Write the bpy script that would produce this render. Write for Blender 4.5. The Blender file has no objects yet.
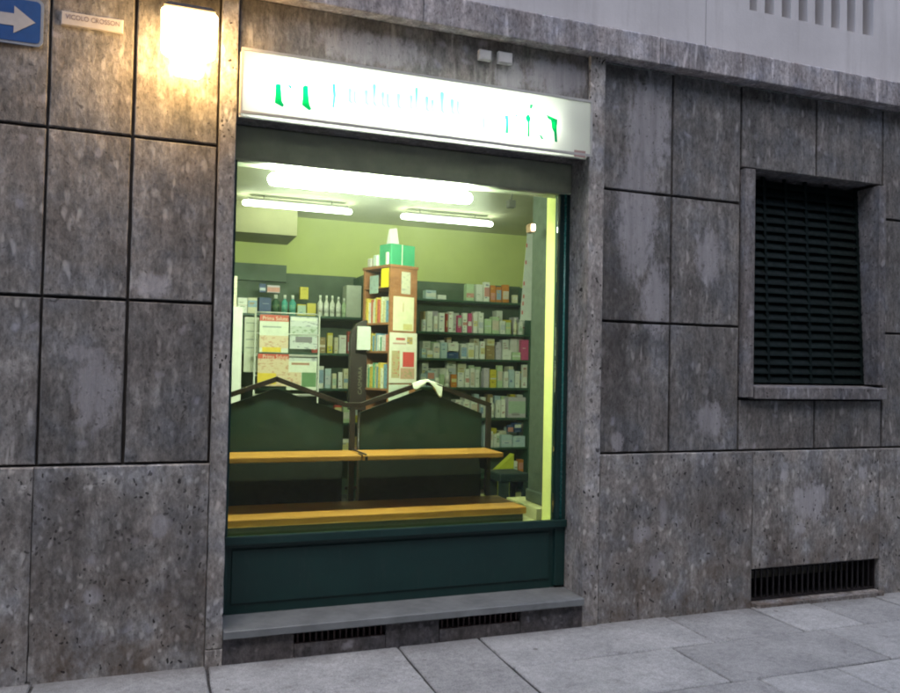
import bpy, math, random
from mathutils import Vector, Matrix
random.seed(7)
S = bpy.context.scene
COL = S.collection
R = math.radians

# ------------------------------------------------------------------ camera
YAW, PITCH, ROLL = .350489835, .0251897, .0200725
FPX, CAMD, CAMH = 790.37, 4.2671, 1.55
_f = Vector((math.sin(YAW)*math.cos(PITCH), math.cos(YAW)*math.cos(PITCH), math.sin(PITCH)))
_r0 = Vector((math.cos(YAW), -math.sin(YAW), 0)); _u0 = _r0.cross(_f)
_r = _r0*math.cos(ROLL)+_u0*math.sin(ROLL); _u = -_r0*math.sin(ROLL)+_u0*math.cos(ROLL)
cam = bpy.data.objects.new('camera', bpy.data.cameras.new('camera')); COL.objects.link(cam)
m = Matrix.Identity(4)
for i in range(3):
    m[i][0], m[i][1], m[i][2] = _r[i], _u[i], -_f[i]
m.translation = (0, -CAMD, CAMH)
cam.matrix_world = m
cam.data.sensor_width = 36; cam.data.lens = FPX/900*36; cam.data.clip_end = 500; cam.data.clip_start = .05
S.camera = cam

def at(px, py, Y):
    """point of the plane y=Y seen at photo pixel (px, py): world x, z"""
    v = _f+_r*((px-450)/FPX)-_u*((py-346.5)/FPX)
    t = (Y+CAMD)/v.y
    return v.x*t, CAMH+v.z*t

# ------------------------------------------------------------------ node helpers
def new_mat(name):
    mt = bpy.data.materials.new(name); mt.use_nodes = True
    nt = mt.node_tree; nt.nodes.clear()
    out = nt.nodes.new('ShaderNodeOutputMaterial')
    return mt, nt, out
def N(nt, typ, **kw):
    n = nt.nodes.new(typ)
    for k, v in kw.items():
        if k in n.inputs: n.inputs[k].default_value = v
        else: setattr(n, k, v)
    return n
def L(nt, a, b): nt.links.new(a, b)
def ramp(nt, fac, stops):
    r = nt.nodes.new('ShaderNodeValToRGB'); e = r.color_ramp.elements
    while len(e) < len(stops): e.new(.5)
    for i, (p, c) in enumerate(stops):
        e[i].position = p
        if isinstance(c, (int, float)): c = (c, c, c)
        e[i].color = (*c, 1)
    L(nt, fac, r.inputs[0]); return r.outputs[0]
def mixc(nt, fac, a, b, mode='MIX'):
    n = nt.nodes.new('ShaderNodeMix'); n.data_type = 'RGBA'; n.blend_type = mode
    for k, v in ((0, fac), (6, a), (7, b)):
        s = n.inputs[k]
        if isinstance(v, bpy.types.NodeSocket): L(nt, v, s)
        elif isinstance(v, (int, float)): s.default_value = v if k == 0 else (v, v, v, 1)
        else: s.default_value = (*v, 1)
    return n.outputs[2]
def mth(nt, op, a, b=0.0, c=None):
    n = nt.nodes.new('ShaderNodeMath'); n.operation = op
    for s, v in zip(n.inputs, (a, b) if c is None else (a, b, c)):
        if isinstance(v, bpy.types.NodeSocket): L(nt, v, s)
        else: s.default_value = v
    return n.outputs[0]
def pos(nt, scale=(1, 1, 1), offset=None, rot=(0, 0, 0)):
    g = nt.nodes.new('ShaderNodeNewGeometry'); v = g.outputs['Position']
    if offset is not None:
        a = nt.nodes.new('ShaderNodeVectorMath'); a.operation = 'ADD'
        L(nt, v, a.inputs[0]); L(nt, offset, a.inputs[1]); v = a.outputs[0]
    mp = nt.nodes.new('ShaderNodeMapping'); mp.inputs['Scale'].default_value = scale; mp.inputs['Rotation'].default_value = rot
    L(nt, v, mp.inputs[0]); return mp.outputs[0]
def noise(nt, vec, scale, detail=4, rough=.55, dist=0):
    n = N(nt, 'ShaderNodeTexNoise', Scale=scale, Detail=detail, Roughness=rough, Distortion=dist)
    L(nt, vec, n.inputs['Vector']); return n.outputs[0]
def bsdf(nt, out, col, rough=.6, metal=0, spec=.5, bump=None, bstr=.5, bdist=.01):
    b = nt.nodes.new('ShaderNodeBsdfPrincipled')
    for s, v in ((b.inputs['Base Color'], col), (b.inputs['Roughness'], rough)):
        if isinstance(v, bpy.types.NodeSocket): L(nt, v, s)
        elif isinstance(v, (int, float)): s.default_value = v
        else: s.default_value = (*v, 1)
    b.inputs['Metallic'].default_value = metal; b.inputs['Specular IOR Level'].default_value = spec
    if bump is not None:
        bp = N(nt, 'ShaderNodeBump', Strength=bstr, Distance=bdist)
        L(nt, bump, bp.inputs['Height']); L(nt, bp.outputs[0], b.inputs['Normal'])
    L(nt, b.outputs[0], out.inputs[0]); return b

def paint(name, col, rough=.5, metal=0, var=.15, scale=9, bump=.05, spec=.5):
    mt, nt, out = new_mat(name)
    p = pos(nt)
    n = noise(nt, p, scale, 6, .6)
    lo = tuple(c*(1-var) for c in col); hi = tuple(min(1, c*(1+var)) for c in col)
    c = ramp(nt, n, [(.3, lo), (.7, hi)])
    r = ramp(nt, noise(nt, p, scale*2.5, 4), [(.3, max(.05, rough-.12)), (.7, min(1, rough+.12))])
    bsdf(nt, out, c, r, metal, spec, noise(nt, p, 60, 3), bump, .003)
    return mt
def emit(name, col, strength):
    mt, nt, out = new_mat(name)
    e = N(nt, 'ShaderNodeEmission', Color=(*col, 1), Strength=strength); L(nt, e.outputs[0], out.inputs[0]); return mt

# stains: (x, z, rx, rz, soft)
WHITE_STAINS = [(3.38, 1.24, .13, .13), (4.20, .68, .17, .14), (2.88, 3.12, .18, .36), (2.80, 2.55, .17, .5), (2.95, 2.0, .12, .25), (3.95, .86, .04, .04), (4.66, .86, .05, .05), (4.1, .5, .05, .05), (2.85, .53, .08, .06), (2.95, .33, .05, .07), (3.0, .65, .04, .1),
                (-.05, 1.93, .10, .07), (-.30, 1.40, .12, .22), (2.68, 1.10, .05, .07), (.02, .72, .05, .06), (-.28, .40, .05, .05), (-.36, 1.58, .09, .05), (4.63, 1.75, .06, .1), (3.35, 2.3, .12, .2), (2.2, 3.3, .22, .12), (1.9, 3.27, .1, .1), (1.05, 3.3, .35, .1)]
DARK_STAINS = [(3.95, .29, .15, .10), (2.62, 1.75, .15, .5), (-.45, .72, .16, .28), (-.15, .62, .15, .3), (.14, .5, .12, .4), (3.3, .75, .4, .2), (.08, 3.4, .4, .3)]
def stain_mask(nt, xs, zs, wob, lst, lo, hi):
    tot = None
    for (cx, cz, rx, rz) in lst:
        dx = mth(nt, 'DIVIDE', mth(nt, 'SUBTRACT', xs, cx), rx)
        dz = mth(nt, 'DIVIDE', mth(nt, 'SUBTRACT', zs, cz), rz)
        d = mth(nt, 'ADD', mth(nt, 'MULTIPLY', dx, dx), mth(nt, 'MULTIPLY', dz, dz))
        tot = d if tot is None else mth(nt, 'MINIMUM', tot, d)
    d = mth(nt, 'ADD', tot, wob)
    mr = N(nt, 'ShaderNodeMapRange'); mr.inputs[1].default_value = hi; mr.inputs[2].default_value = lo
    mr.inputs[3].default_value = 0; mr.inputs[4].default_value = 1; mr.interpolation_type = 'SMOOTHSTEP'
    L(nt, d, mr.inputs[0]); return mr.outputs[0]

def stone(name, dark, light, streak=.35, pit=.5, rust=0.0, tooled=0.0, stains=True, pitscale=75):
    mt, nt, out = new_mat(name)
    att = N(nt, 'ShaderNodeAttribute', attribute_type='OBJECT', attribute_name='tint')
    tint = att.outputs['Fac']
    comb = N(nt, 'ShaderNodeCombineXYZ')
    for i in range(3): L(nt, mth(nt, 'MULTIPLY', tint, 13.7+i*5.1), comb.inputs[i])
    off = comb.outputs[0]
    P = pos(nt, (1, 1, 1), off)
    Pv = pos(nt, (1, 1, streak), off)
    big = noise(nt, P, 2.6, 5, .62)
    mid = noise(nt, Pv, 16, 6, .7, .3)
    fine = noise(nt, pos(nt, (1, 1, .55), off, (0, R(18), 0)), 52, 6, .72)
    base = mixc(nt, ramp(nt, big, [(.32, 0.0), (.68, 1.0)]), dark, light)
    base = mixc(nt, .75, base, ramp(nt, mid, [(.28, .45), (.5, .9), (.72, 1.5)]), 'MULTIPLY')
    base = mixc(nt, .85, base, ramp(nt, fine, [(.32, .52), (.5, 1.0), (.68, 1.5)]), 'MULTIPLY')
    # pebbles
    vo = N(nt, 'ShaderNodeTexVoronoi', Scale=26, Randomness=1); L(nt, noise_warp(nt, Pv), vo.inputs['Vector'])
    sep = N(nt, 'ShaderNodeSeparateColor'); L(nt, vo.outputs['Color'], sep.inputs[0])
    inside = ramp(nt, vo.outputs['Distance'], [(.18, 1.0), (.42, 0.0)])
    sel = ramp(nt, sep.outputs[0], [(.62, 0.0), (.78, 1.0)])
    base = mixc(nt, mth(nt, 'MULTIPLY', mth(nt, 'MULTIPLY', inside, sel), .62), base, tuple(min(1, c*1.75) for c in light))
    sel2 = ramp(nt, sep.outputs[1], [(.74, 0.0), (.86, 1.0)])
    base = mixc(nt, mth(nt, 'MULTIPLY', mth(nt, 'MULTIPLY', inside, sel2), .5), base, tuple(c*.55 for c in dark))
    v3 = N(nt, 'ShaderNodeTexVoronoi', Scale=11, Randomness=1); L(nt, noise_warp(nt, P), v3.inputs['Vector'])
    s3 = N(nt, 'ShaderNodeSeparateColor'); L(nt, v3.outputs['Color'], s3.inputs[0])
    sp3 = mth(nt, 'MULTIPLY', ramp(nt, v3.outputs['Distance'], [(.14, 1.0), (.34, 0.0)]), ramp(nt, s3.outputs[0], [(.86, 0.0), (.90, 1.0)]))
    base = mixc(nt, mth(nt, 'MULTIPLY', sp3, .55), base, (.40, .39, .42))
    # hue drift
    hue = noise(nt, P, 5.5, 3)
    base = mixc(nt, .55, base, ramp(nt, hue, [(.35, (.88, .96, 1.10)), (.5, (1, 1, 1)), (.66, (1.06, .99, .95))]), 'MULTIPLY')
    g = nt.nodes.new('ShaderNodeNewGeometry'); sx = N(nt, 'ShaderNodeSeparateXYZ'); L(nt, g.outputs['Position'], sx.inputs[0])
    xs, zs = sx.outputs[0], sx.outputs[2]
    if stains:
        wob = mth(nt, 'MULTIPLY', mth(nt, 'SUBTRACT', noise(nt, pos(nt, (1, 1, .5)), 22, 6, .7), .5), 3.6)
        w = stain_mask(nt, xs, zs, wob, WHITE_STAINS, .25, 1.15)
        base = mixc(nt, mth(nt, 'MULTIPLY', w, .72), base, (.42, .41, .43))
        d = stain_mask(nt, xs, zs, wob, DARK_STAINS, .1, 1.8)
        base = mixc(nt, mth(nt, 'MULTIPLY', d, .45), base, (.055, .048, .045))
    # vertical run-off streaks
    run = noise(nt, pos(nt, (1, 1, .05), off), 13, 5, .7)
    base = mixc(nt, .5, base, ramp(nt, run, [(.34, .55), (.5, 1.0), (.66, 1.35)]), 'MULTIPLY')
    if rust:
        zr = N(nt, 'ShaderNodeMapRange'); zr.inputs[1].default_value = .75; zr.inputs[2].default_value = .02
        L(nt, zs, zr.inputs[0])
        rn = ramp(nt, noise(nt, P, 4.5, 6, .7), [(.42, 0.0), (.62, 1.0)])
        base = mixc(nt, mth(nt, 'MULTIPLY', mth(nt, 'MULTIPLY', zr.outputs[0], rn), rust), base, (.10, .062, .035))
    # pits
    region = ramp(nt, noise(nt, P, 6, 3), [(.35, .25), (.6, 1.0)])
    pv_ = N(nt, 'ShaderNodeTexVoronoi', Scale=pitscale*.62, Randomness=1); L(nt, noise_warp(nt, pos(nt, (1, 1, .8), off)), pv_.inputs['Vector'])
    ps = N(nt, 'ShaderNodeSeparateColor'); L(nt, pv_.outputs['Color'], ps.inputs[0])
    size = mth(nt, 'MULTIPLY_ADD', ps.outputs[1], .24, .10)
    dot = mth(nt, 'MULTIPLY', mth(nt, 'LESS_THAN', pv_.outputs['Distance'], size), ramp(nt, ps.outputs[0], [(.46, 0.0), (.58, 1.0)]))
    pm = mth(nt, 'MULTIPLY', dot, region)
    base = mixc(nt, mth(nt, 'MULTIPLY', pm, pit), base, (.014, .012, .012))
    # slab tint
    tv = mth(nt, 'MULTIPLY_ADD', tint, .5, .76)
    hs = N(nt, 'ShaderNodeHueSaturation'); L(nt, base, hs.inputs['Color']); L(nt, tv, hs.inputs['Value'])
    h = mth(nt, 'SUBTRACT', mth(nt, 'ADD', mth(nt, 'MULTIPLY', mid, .6), mth(nt, 'MULTIPLY', fine, .7)), mth(nt, 'MULTIPLY', pm, .8))
    bsdf(nt, out, hs.outputs[0], .82, 0, .3, h, .9, .010)
    return mt
def noise_warp(nt, v):
    n = N(nt, 'ShaderNodeTexNoise', Scale=9, Detail=3); L(nt, v, n.inputs['Vector'])
    a = nt.nodes.new('ShaderNodeVectorMath'); a.operation = 'MULTIPLY_ADD'
    L(nt, n.outputs[1], a.inputs[0]); a.inputs[1].default_value = (.12, .12, .12); L(nt, v, a.inputs[2])
    return a.outputs[0]

M = {}
M['stone'] = stone('wall_stone', (.142, .137, .132), (.268, .261, .254))
M['stone_base'] = stone('base_stone', (.178, .170, .162), (.36, .348, .334), streak=.6, pit=.9, rust=.65, pitscale=60)
M['stone_jamb'] = stone('jamb_stone', (.29, .275, .26), (.46, .44, .42), streak=.6, pit=.95, rust=.3, pitscale=60, stains=False)
M['stone_lintel'] = stone('lintel_stone', (.17, .16, .15), (.28, .265, .25), streak=.12, pit=.3)
M['stone_ledge'] = stone('ledge_stone', (.30, .285, .295), (.46, .44, .45), streak=.18, pit=.5, stains=False)
M['stone_frame'] = stone('frame_stone', (.15, .142, .142), (.26, .25, .25), streak=.4, pit=.7, stains=False)
M['joint'] = paint('joint_mortar', (.05, .046, .044), .95, var=.3)
M['step'] = paint('slate_step', (.19, .205, .21), .55, var=.2, scale=7, bump=.3)
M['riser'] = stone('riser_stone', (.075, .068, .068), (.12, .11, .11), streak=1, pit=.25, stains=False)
def plaster_mat():
    mt, nt, out = new_mat('weathered_plaster')
    P = pos(nt); c = ramp(nt, noise(nt, P, 1.6, 6, .65), [(.3, (.54, .53, .54)), (.7, (.66, .65, .66))])
    st_ = ramp(nt, noise(nt, pos(nt, (1, 1, .06)), 11, 6, .75), [(.52, 0.0), (.72, .38)])
    c = mixc(nt, st_, c, (.36, .34, .34))
    sp = ramp(nt, noise(nt, P, 30, 5, .75), [(.62, 0.0), (.72, .3)]); c = mixc(nt, sp, c, (.42, .40, .40))
    bsdf(nt, out, c, .92, 0, .2, noise(nt, P, 45, 5, .7), .35, .004); return mt
M['plaster'] = plaster_mat()
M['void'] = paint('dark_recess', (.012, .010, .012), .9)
def worn_green():
    mt, nt, out = new_mat('worn_green_paint')
    P = pos(nt); n = noise(nt, P, 5, 6, .7)
    c = ramp(nt, n, [(.3, (.006, .032, .030)), (.7, (.010, .046, .041))])
    g = noise(nt, pos(nt, (1, 1, .12)), 30, 5, .75)
    c = mixc(nt, ramp(nt, g, [(.56, 0.0), (.75, .30)]), c, (.06, .075, .07))
    sp = noise(nt, P, 95, 2, .5); c = mixc(nt, ramp(nt, sp, [(.72, 0.0), (.76, .6)]), c, (.12, .12, .10))
    bsdf(nt, out, c, ramp(nt, n, [(.3, .32), (.7, .6)]), 0, .5, noise(nt, pos(nt, (1, 1, .3)), 22, 4), .2, .003); return mt
M['green'] = worn_green()
M['green_box'] = paint('shutter_box_glare_paint', (.38, .41, .31), .5, var=.2, scale=6)  # paint lightened, haze glare from the sign put into its colour
M['shutter'] = paint('shutter_paint', (.0025, .0085, .008), .7, var=.3, scale=10, spec=.2)
M['iron'] = paint('iron', (.022, .018, .02), .6, .3, var=.4, scale=30)
M['bronze'] = paint('brown_steel', (.028, .018, .012), .38, .35, var=.25, scale=20)
M['alu'] = paint('aluminium', (.42, .42, .42), .4, .6, var=.1)
M['white'] = paint('white_paint', (.74, .76, .68), .5, var=.06)
M['wallgreen'] = paint('lime_wall', (.54, .60, .20), .7, var=.06, scale=3)
M['reflector'] = paint('reflector_paint', (.20, .20, .16), .7)
M['ceiling'] = paint('ceiling_paint', (.56, .55, .38), .8, var=.05, scale=3)
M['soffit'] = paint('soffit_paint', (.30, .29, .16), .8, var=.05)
M['floor'] = paint('room_floor', (.14, .13, .10), .35, var=.25, scale=20)
M['cream'] = paint('cream_paint', (.62, .62, .30), .5, var=.06)
M['reveal'] = paint('reveal_paint', (.72, .77, .27), .6, var=.05)
M['column'] = paint('column_paint', (.075, .10, .075), .6, var=.08)
M['shelfgreen'] = paint('shelf_green', (.03, .095, .055), .45, var=.15)
M['backpanel'] = paint('shelf_back', (.075, .12, .07), .6, var=.2, scale=4)
M['gable'] = paint('gable_green', (.004, .020, .012), .5, var=.18, scale=5)

def wood(name, c1, c2, rough=.35, scale=22):
    mt, nt, out = new_mat(name)
    w = noise(nt, pos(nt, (.12, 1, 1)), scale, 7, .7, .8)
    c = ramp(nt, w, [(.32, c1), (.66, c2)])
    kn = noise(nt, pos(nt, (.5, 1, 1)), 4, 5, .7); c = mixc(nt, ramp(nt, kn, [(.5, 0.0), (.7, .45)]), c, tuple(x*.45 for x in c1))
    bsdf(nt, out, c, rough, 0, .5, w, .2, .003); return mt
M['wood'] = wood('pine_board', (.36, .17, .028), (.54, .27, .05), .38)
M['shaded_gable'] = paint('shaded_gable_green', (.005, .011, .006), .6, var=.3)  # gable panel under the upper shelf, the shelf's shade painted into its colour
M['cherry'] = wood('cherry_wood', (.24, .10, .04), (.36, .16, .07), .45, 14)

def glass_mat():
    mt, nt, out = new_mat('window_glass')
    t = N(nt, 'ShaderNodeBsdfTransparent', Color=(.90, .96, .92, 1))
    g = N(nt, 'ShaderNodeBsdfGlossy', Roughness=.02)
    lw = N(nt, 'ShaderNodeFresnel', IOR=1.5)
    mx = N(nt, 'ShaderNodeMixShader'); L(nt, mth(nt, 'MULTIPLY', lw.outputs[0], 1.3), mx.inputs[0])
    du = N(nt, 'ShaderNodeBsdfTranslucent', Color=(.9, 1, .85, 1))
    vm = N(nt, 'ShaderNodeMixShader'); dn = noise(nt, pos(nt, (1, 1, .5)), 4, 5, .65)
    L(nt, mth(nt, 'MULTIPLY_ADD', dn, .017, .001), vm.inputs[0]); L(nt, t.outputs[0], vm.inputs[1]); L(nt, du.outputs[0], vm.inputs[2])
    L(nt, vm.outputs[0], mx.inputs[1]); L(nt, g.outputs[0], mx.inputs[2]); L(nt, mx.outputs[0], out.inputs[0]); return mt
M['glass'] = glass_mat()
def translucent(name, col, mixf=.5):
    mt, nt, out = new_mat(name)
    t = N(nt, 'ShaderNodeBsdfTranslucent', Color=(*col, 1)); d = N(nt, 'ShaderNodeBsdfDiffuse', Color=(*col, 1))
    mx = N(nt, 'ShaderNodeMixShader', Fac=mixf); L(nt, d.outputs[0], mx.inputs[1]); L(nt, t.outputs[0], mx.inputs[2])
    L(nt, mx.outputs[0], out.inputs[0]); return mt
M['acrylic'] = translucent('opal_acrylic', (.86, .88, .84), .6)
TUBE_STR, SIGN_STR, LAMP_STR = 4.4, 26, 7.5
M['tube'] = emit('fluorescent_tube', (.95, 1.0, .80), TUBE_STR)
M['tube_near'] = emit('fluorescent_tube_near', (.95, 1.0, .80), 58)
M['signtube'] = emit('sign_tube', (.97, 1.0, .93), SIGN_STR)
M['lamp'] = emit('lit_lamp_glass', (1.0, .60, .22), LAMP_STR)
M['led'] = emit('small_lit_indicator', (1.0, .8, .7), 6)

_pc = {}
def pc(col, rough=.5):
    k = tuple(round(c, 3) for c in col)+(rough,)
    if k not in _pc: _pc[k] = paint('colour_%d' % len(_pc), col, rough, var=.08, scale=25)
    return _pc[k]
_prc = {}
def printed(col, ink, scale=60):
    """packaging print: blotches of ink on the pack colour"""
    k = (tuple(col), tuple(ink), scale)
    if k in _prc: return _prc[k]
    mt, nt, out = new_mat('printed_pack_%d' % len(_prc))
    n = noise(nt, pos(nt, (1, 1, 2.2)), scale, 2, .6)
    c = mixc(nt, ramp(nt, n, [(.56, 0.0), (.62, .8)]), col, ink)
    bsdf(nt, out, c, .4); _prc[k] = mt; return mt

# ------------------------------------------------------------------ mesh helpers
class MB:
    def __init__(s): s.v = []; s.f = []; s.mi = []; s.sm = []
    def add(s, vs, fs, mi=0, sm=False):
        b = len(s.v); s.v += [Vector(v) for v in vs]
        for f in fs: s.f.append([b+i for i in f]); s.mi.append(mi); s.sm.append(sm)
        return s
    def box(s, x0, x1, y0, y1, z0, z1, mi=0):
        return s.add([(x0,y0,z0),(x1,y0,z0),(x1,y1,z0),(x0,y1,z0),(x0,y0,z1),(x1,y0,z1),(x1,y1,z1),(x0,y1,z1)],
                     [(0,3,2,1),(4,5,6,7),(0,1,5,4),(1,2,6,5),(2,3,7,6),(3,0,4,7)], mi)
    def obox(s, c, u, v, w, mi=0):
        """oriented box: corner c, edge vectors u v w"""
        c, u, v, w = map(Vector, (c, u, v, w))
        return s.add([c, c+u, c+u+v, c+v, c+w, c+u+w, c+u+v+w, c+v+w],
                     [(0,3,2,1),(4,5,6,7),(0,1,5,4),(1,2,6,5),(2,3,7,6),(3,0,4,7)], mi)
    def prism_xz(s, poly, y0, y1, mi=0):
        n = len(poly); vs = [(x, y0, z) for x, z in poly]+[(x, y1, z) for x, z in poly]
        fs = [tuple(range(n)), tuple(range(2*n-1, n-1, -1))]+[(i, i+n, (i+1) % n+n, (i+1) % n) for i in range(n)]
        return s.add(vs, fs, mi)
    def prism_xy(s, poly, z0, z1, mi=0):
        n = len(poly); vs = [(x, y, z0) for x, y in poly]+[(x, y, z1) for x, y in poly]
        fs = [tuple(range(n-1, -1, -1)), tuple(range(n, 2*n))]+[(i, (i+1) % n, (i+1) % n+n, i+n) for i in range(n)]
        return s.add(vs, fs, mi)
    def lathe(s, x, y, prof, seg=16, mi=0):
        vs = []; fs = []
        for r, z in prof:
            for k in range(seg):
                a = 2*math.pi*k/seg; vs.append((x+r*math.cos(a), y+r*math.sin(a), z))
        for j in range(len(prof)-1):
            for k in range(seg):
                fs.append((j*seg+k, j*seg+(k+1) % seg, (j+1)*seg+(k+1) % seg, (j+1)*seg+k))
        fs.append(tuple(range(seg-1, -1, -1))); fs.append(tuple((len(prof)-1)*seg+k for k in range(seg)))
        return s.add(vs, fs, mi, True)
    def tube(s, p0, p1, r, seg=12, mi=0):
        p0, p1 = Vector(p0), Vector(p1); d = (p1-p0).normalized()
        a = d.orthogonal().normalized(); b = d.cross(a); vs = []
        for p in (p0, p1):
            for k in range(seg):
                t = 2*math.pi*k/seg; vs.append(p+a*math.cos(t)*r+b*math.sin(t)*r)
        fs = [(k, (k+1) % seg, seg+(k+1) % seg, seg+k) for k in range(seg)]
        fs += [tuple(range(seg-1, -1, -1)), tuple(range(seg, 2*seg))]
        return s.add(vs, fs, mi, True)
    def build(s, name, mats, parent=None, origin=None, bevel=0, tint=None):
        root = Vector((0, 0, 0))
        if parent is not None:
            p = parent
            while p is not None: root += p.location; p = p.parent
        o0 = Vector(origin) if origin else Vector((0, 0, 0))
        me = bpy.data.meshes.new(name)
        me.from_pydata([v-root-o0 for v in s.v], [], s.f)
        mats = mats if isinstance(mats, (list, tuple)) else [mats]
        for mt in mats: me.materials.append(mt)
        for p, i, q in zip(me.polygons, s.mi, s.sm): p.material_index = i; p.use_smooth = q
        import bmesh
        bm = bmesh.new(); bm.from_mesh(me); bmesh.ops.recalc_face_normals(bm, faces=bm.faces[:]); bm.to_mesh(me); bm.free()
        o = bpy.data.objects.new(name, me); COL.objects.link(o); o.location = o0
        if parent is not None: o.parent = parent
        if bevel:
            b = o.modifiers.new('bevel', 'BEVEL'); b.width = bevel; b.segments = 2; b.limit_method = 'ANGLE'
        if tint is not None: o['tint'] = float(tint)
        return o
def tag(o, label, cat, group=None):
    o['label'] = label; o['category'] = cat
    if group: o['group'] = group
    return o
def thing(name, label, cat, loc=(0, 0, 0), group=None):
    o = bpy.data.objects.new(name, None); COL.objects.link(o); o.location = loc; o.empty_display_size = .1
    return tag(o, label, cat, group)
def struct(o): o['kind'] = 'structure'; return o
def B(x0, x1, y0, y1, z0, z1): return MB().box(x0, x1, y0, y1, z0, z1)
rnd = random.uniform

def rough_slab(x0, x1, z0, z1, yf, yb, wob=.0015, chip=.004):
    """stone slab with slightly uneven worn edges and a chamfered face"""
    nx = max(2, int((x1-x0)/.07)); nz = max(2, int((z1-z0)/.07))
    mb = MB(); c = .004
    fr = []
    def jig(): 
        return -rnd(0, wob)-(rnd(0, chip) if random.random() < .12 else 0)
    ring = [(x0+(x1-x0)*i/nx, z0, 0, -1) for i in range(nx)]+[(x1, z0+(z1-z0)*i/nz, 1, 0) for i in range(nz)] \
        + [(x1-(x1-x0)*i/nx, z1, 0, 1) for i in range(nx)]+[(x0, z1-(z1-z0)*i/nz, -1, 0) for i in range(nz)]
    outer = []; inner = []; n = len(ring)
    for x, z, dx, dz in ring:
        j = jig(); outer.append((x+dx*j, yf+c, z+dz*j)); k = jig()-c
        ix = min(max(x+dx*k, x0+c), x1-c); iz = min(max(z+dz*k, z0+c), z1-c)
        inner.append((ix, yf, iz))
    back = [(x, yb, z) for x, z, _, _ in ring]
    vs = inner+outer+back
    fs = [tuple(range(n))]
    for i in range(n):
        j = (i+1) % n
        fs.append((i, n+i, n+j, j)); fs.append((n+i, 2*n+i, 2*n+j, n+j))
    fs.append(tuple(range(3*n-1, 2*n-1, -1)))
    return mb.add(vs, fs)

# ------------------------------------------------------------------ the facade
ZB, Z1, Z2, ZL, ZT = 1.030, 1.851, 2.675, 3.47, 3.65
bld = thing('shop_building', 'dark pitted stone ground floor facade under a pale plaster upper wall', 'building', (0, 0, 0))
G = .0075
def panel(x0, x1, z0, z1, t=None, g=G, gx0=None):
    rough_slab(x0+(gx0 if gx0 is not None else g), x1-g, z0+g, z1-g, 0, .03).build('stone_panel', M['stone'], bld, tint=t if t is not None else rnd(.2, .8))
# left of the shop front
lx = [-6.2, -5.5, -4.8, -4.1, -3.4, -2.7, -2.0, -1.35, -.95, -.547, -.164, .25]
tl = {(-.547, 0): .34, (-.164, 0): .42, (-.95, 0): .74, (-.547, 1): .92, (-.164, 1): .9, (-.95, 1): .78, (-.547, 2): .95, (-.164, 2): 1.0, (-.95, 2): .7}  # upper rows tinted lighter, the lamp's light put into the tint
for i in range(len(lx)-1):
    for k, (a, b) in enumerate(((ZB, Z1), (Z1, Z2), (Z2, ZL))):
        thin = abs(lx[i]+.547) < .01
        panel(lx[i], lx[i+1], a, b, tl.get((lx[i], k)), gx0=.004 if thin else None)
# right of it
for k, (a, b) in enumerate(((ZB, Z1), (Z1, Z2), (Z2, ZL))):
    panel(2.535, 3.06, a, b, (.42, .40, .38)[k]); panel(3.06, 3.604, a, b, (.36, .44, .28)[k])
    for x0, x1 in ((4.865, 5.5), (5.5, 6.2), (6.2, 6.9), (6.9, 7.6), (7.6, 8.3), (8.3, 9.0), (9.0, 9.7), (9.7, 10.4), (10.4, 11.1), (11.1, 12.0)):
        panel(x0, x1, a, b, .4 if x0 < 5 else None)
panel(3.604, 4.25, 2.915, ZL, .34); panel(4.25, 4.865, 2.915, ZL, .40)
panel(3.604, 4.25, ZB, 1.372, .44); panel(4.25, 4.865, ZB, 1.372, .36)
# base course, a centimetre proud, the vent left open
bx = [(-6.2, -4.9, .5), (-4.9, -3.6, .6), (-3.6, -2.2, .4), (-2.2, -1.35, .5), (-1.35, -.555, .80), (-.555, .252, .72)]
for x0, x1, t in bx: rough_slab(x0+.0008, x1-.0008, -.12, ZB-.004, -.03, .03, .0012, .006).build('base_slab', M['stone_base'], bld, tint=t)
for x0, x1, z0, z1, t in ((2.54, 3.70, -.12, ZB-.004, .60), (3.703, 4.815, .252, ZB-.004, .68), (3.703, 4.815, -.12, .03, .5), (4.818, 5.9, -.12, ZB-.004, .3),
                          (5.9, 7.4, -.12, ZB-.004, .5), (7.4, 9.0, -.12, ZB-.004, .4), (9.0, 10.5, -.12, ZB-.004, .6), (10.5, 12.0, -.12, ZB-.004, .5)):
    rough_slab(x0, x1, z0, z1, -.03, .03, .0012, .006).build('base_slab', M['stone_base'], bld, tint=t)
# mortar core behind the slabs
core = MB()
for x0, x1, z0, z1 in ((-6.2, .33, -.2, ZL), (2.43, 3.66, -.2, ZL), (3.66, 4.82, .26, 1.40), (3.66, 4.82, 2.93, ZL), (4.82, 12, -.2, ZL), (.33, 2.43, 2.86, ZL), (3.66, 4.82, -.2, .025)):
    core.box(x0, x1, .024, .30, z0, z1)
core.build('wall_core', M['joint'], bld)
# portal: jambs and lintel
rough_slab(.252, .337, .085, ZL, -.045, .22, .001, .004).build('jamb', M['stone_jamb'], bld, tint=.35)
rough_slab(.252, .337, -.1, .083, -.047, .22, .001, .004).build('jamb', M['stone_jamb'], bld, tint=.28)
rough_slab(2.425, 2.533, -.1, ZL, -.045, .22, .001, .004).build('jamb', M['stone_jamb'], bld, tint=.55)
rough_slab(.339, 2.423, 2.85, ZL-.002, -.022, .22, .001, .003).build('lintel', M['stone_lintel'], bld, tint=.5)
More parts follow.
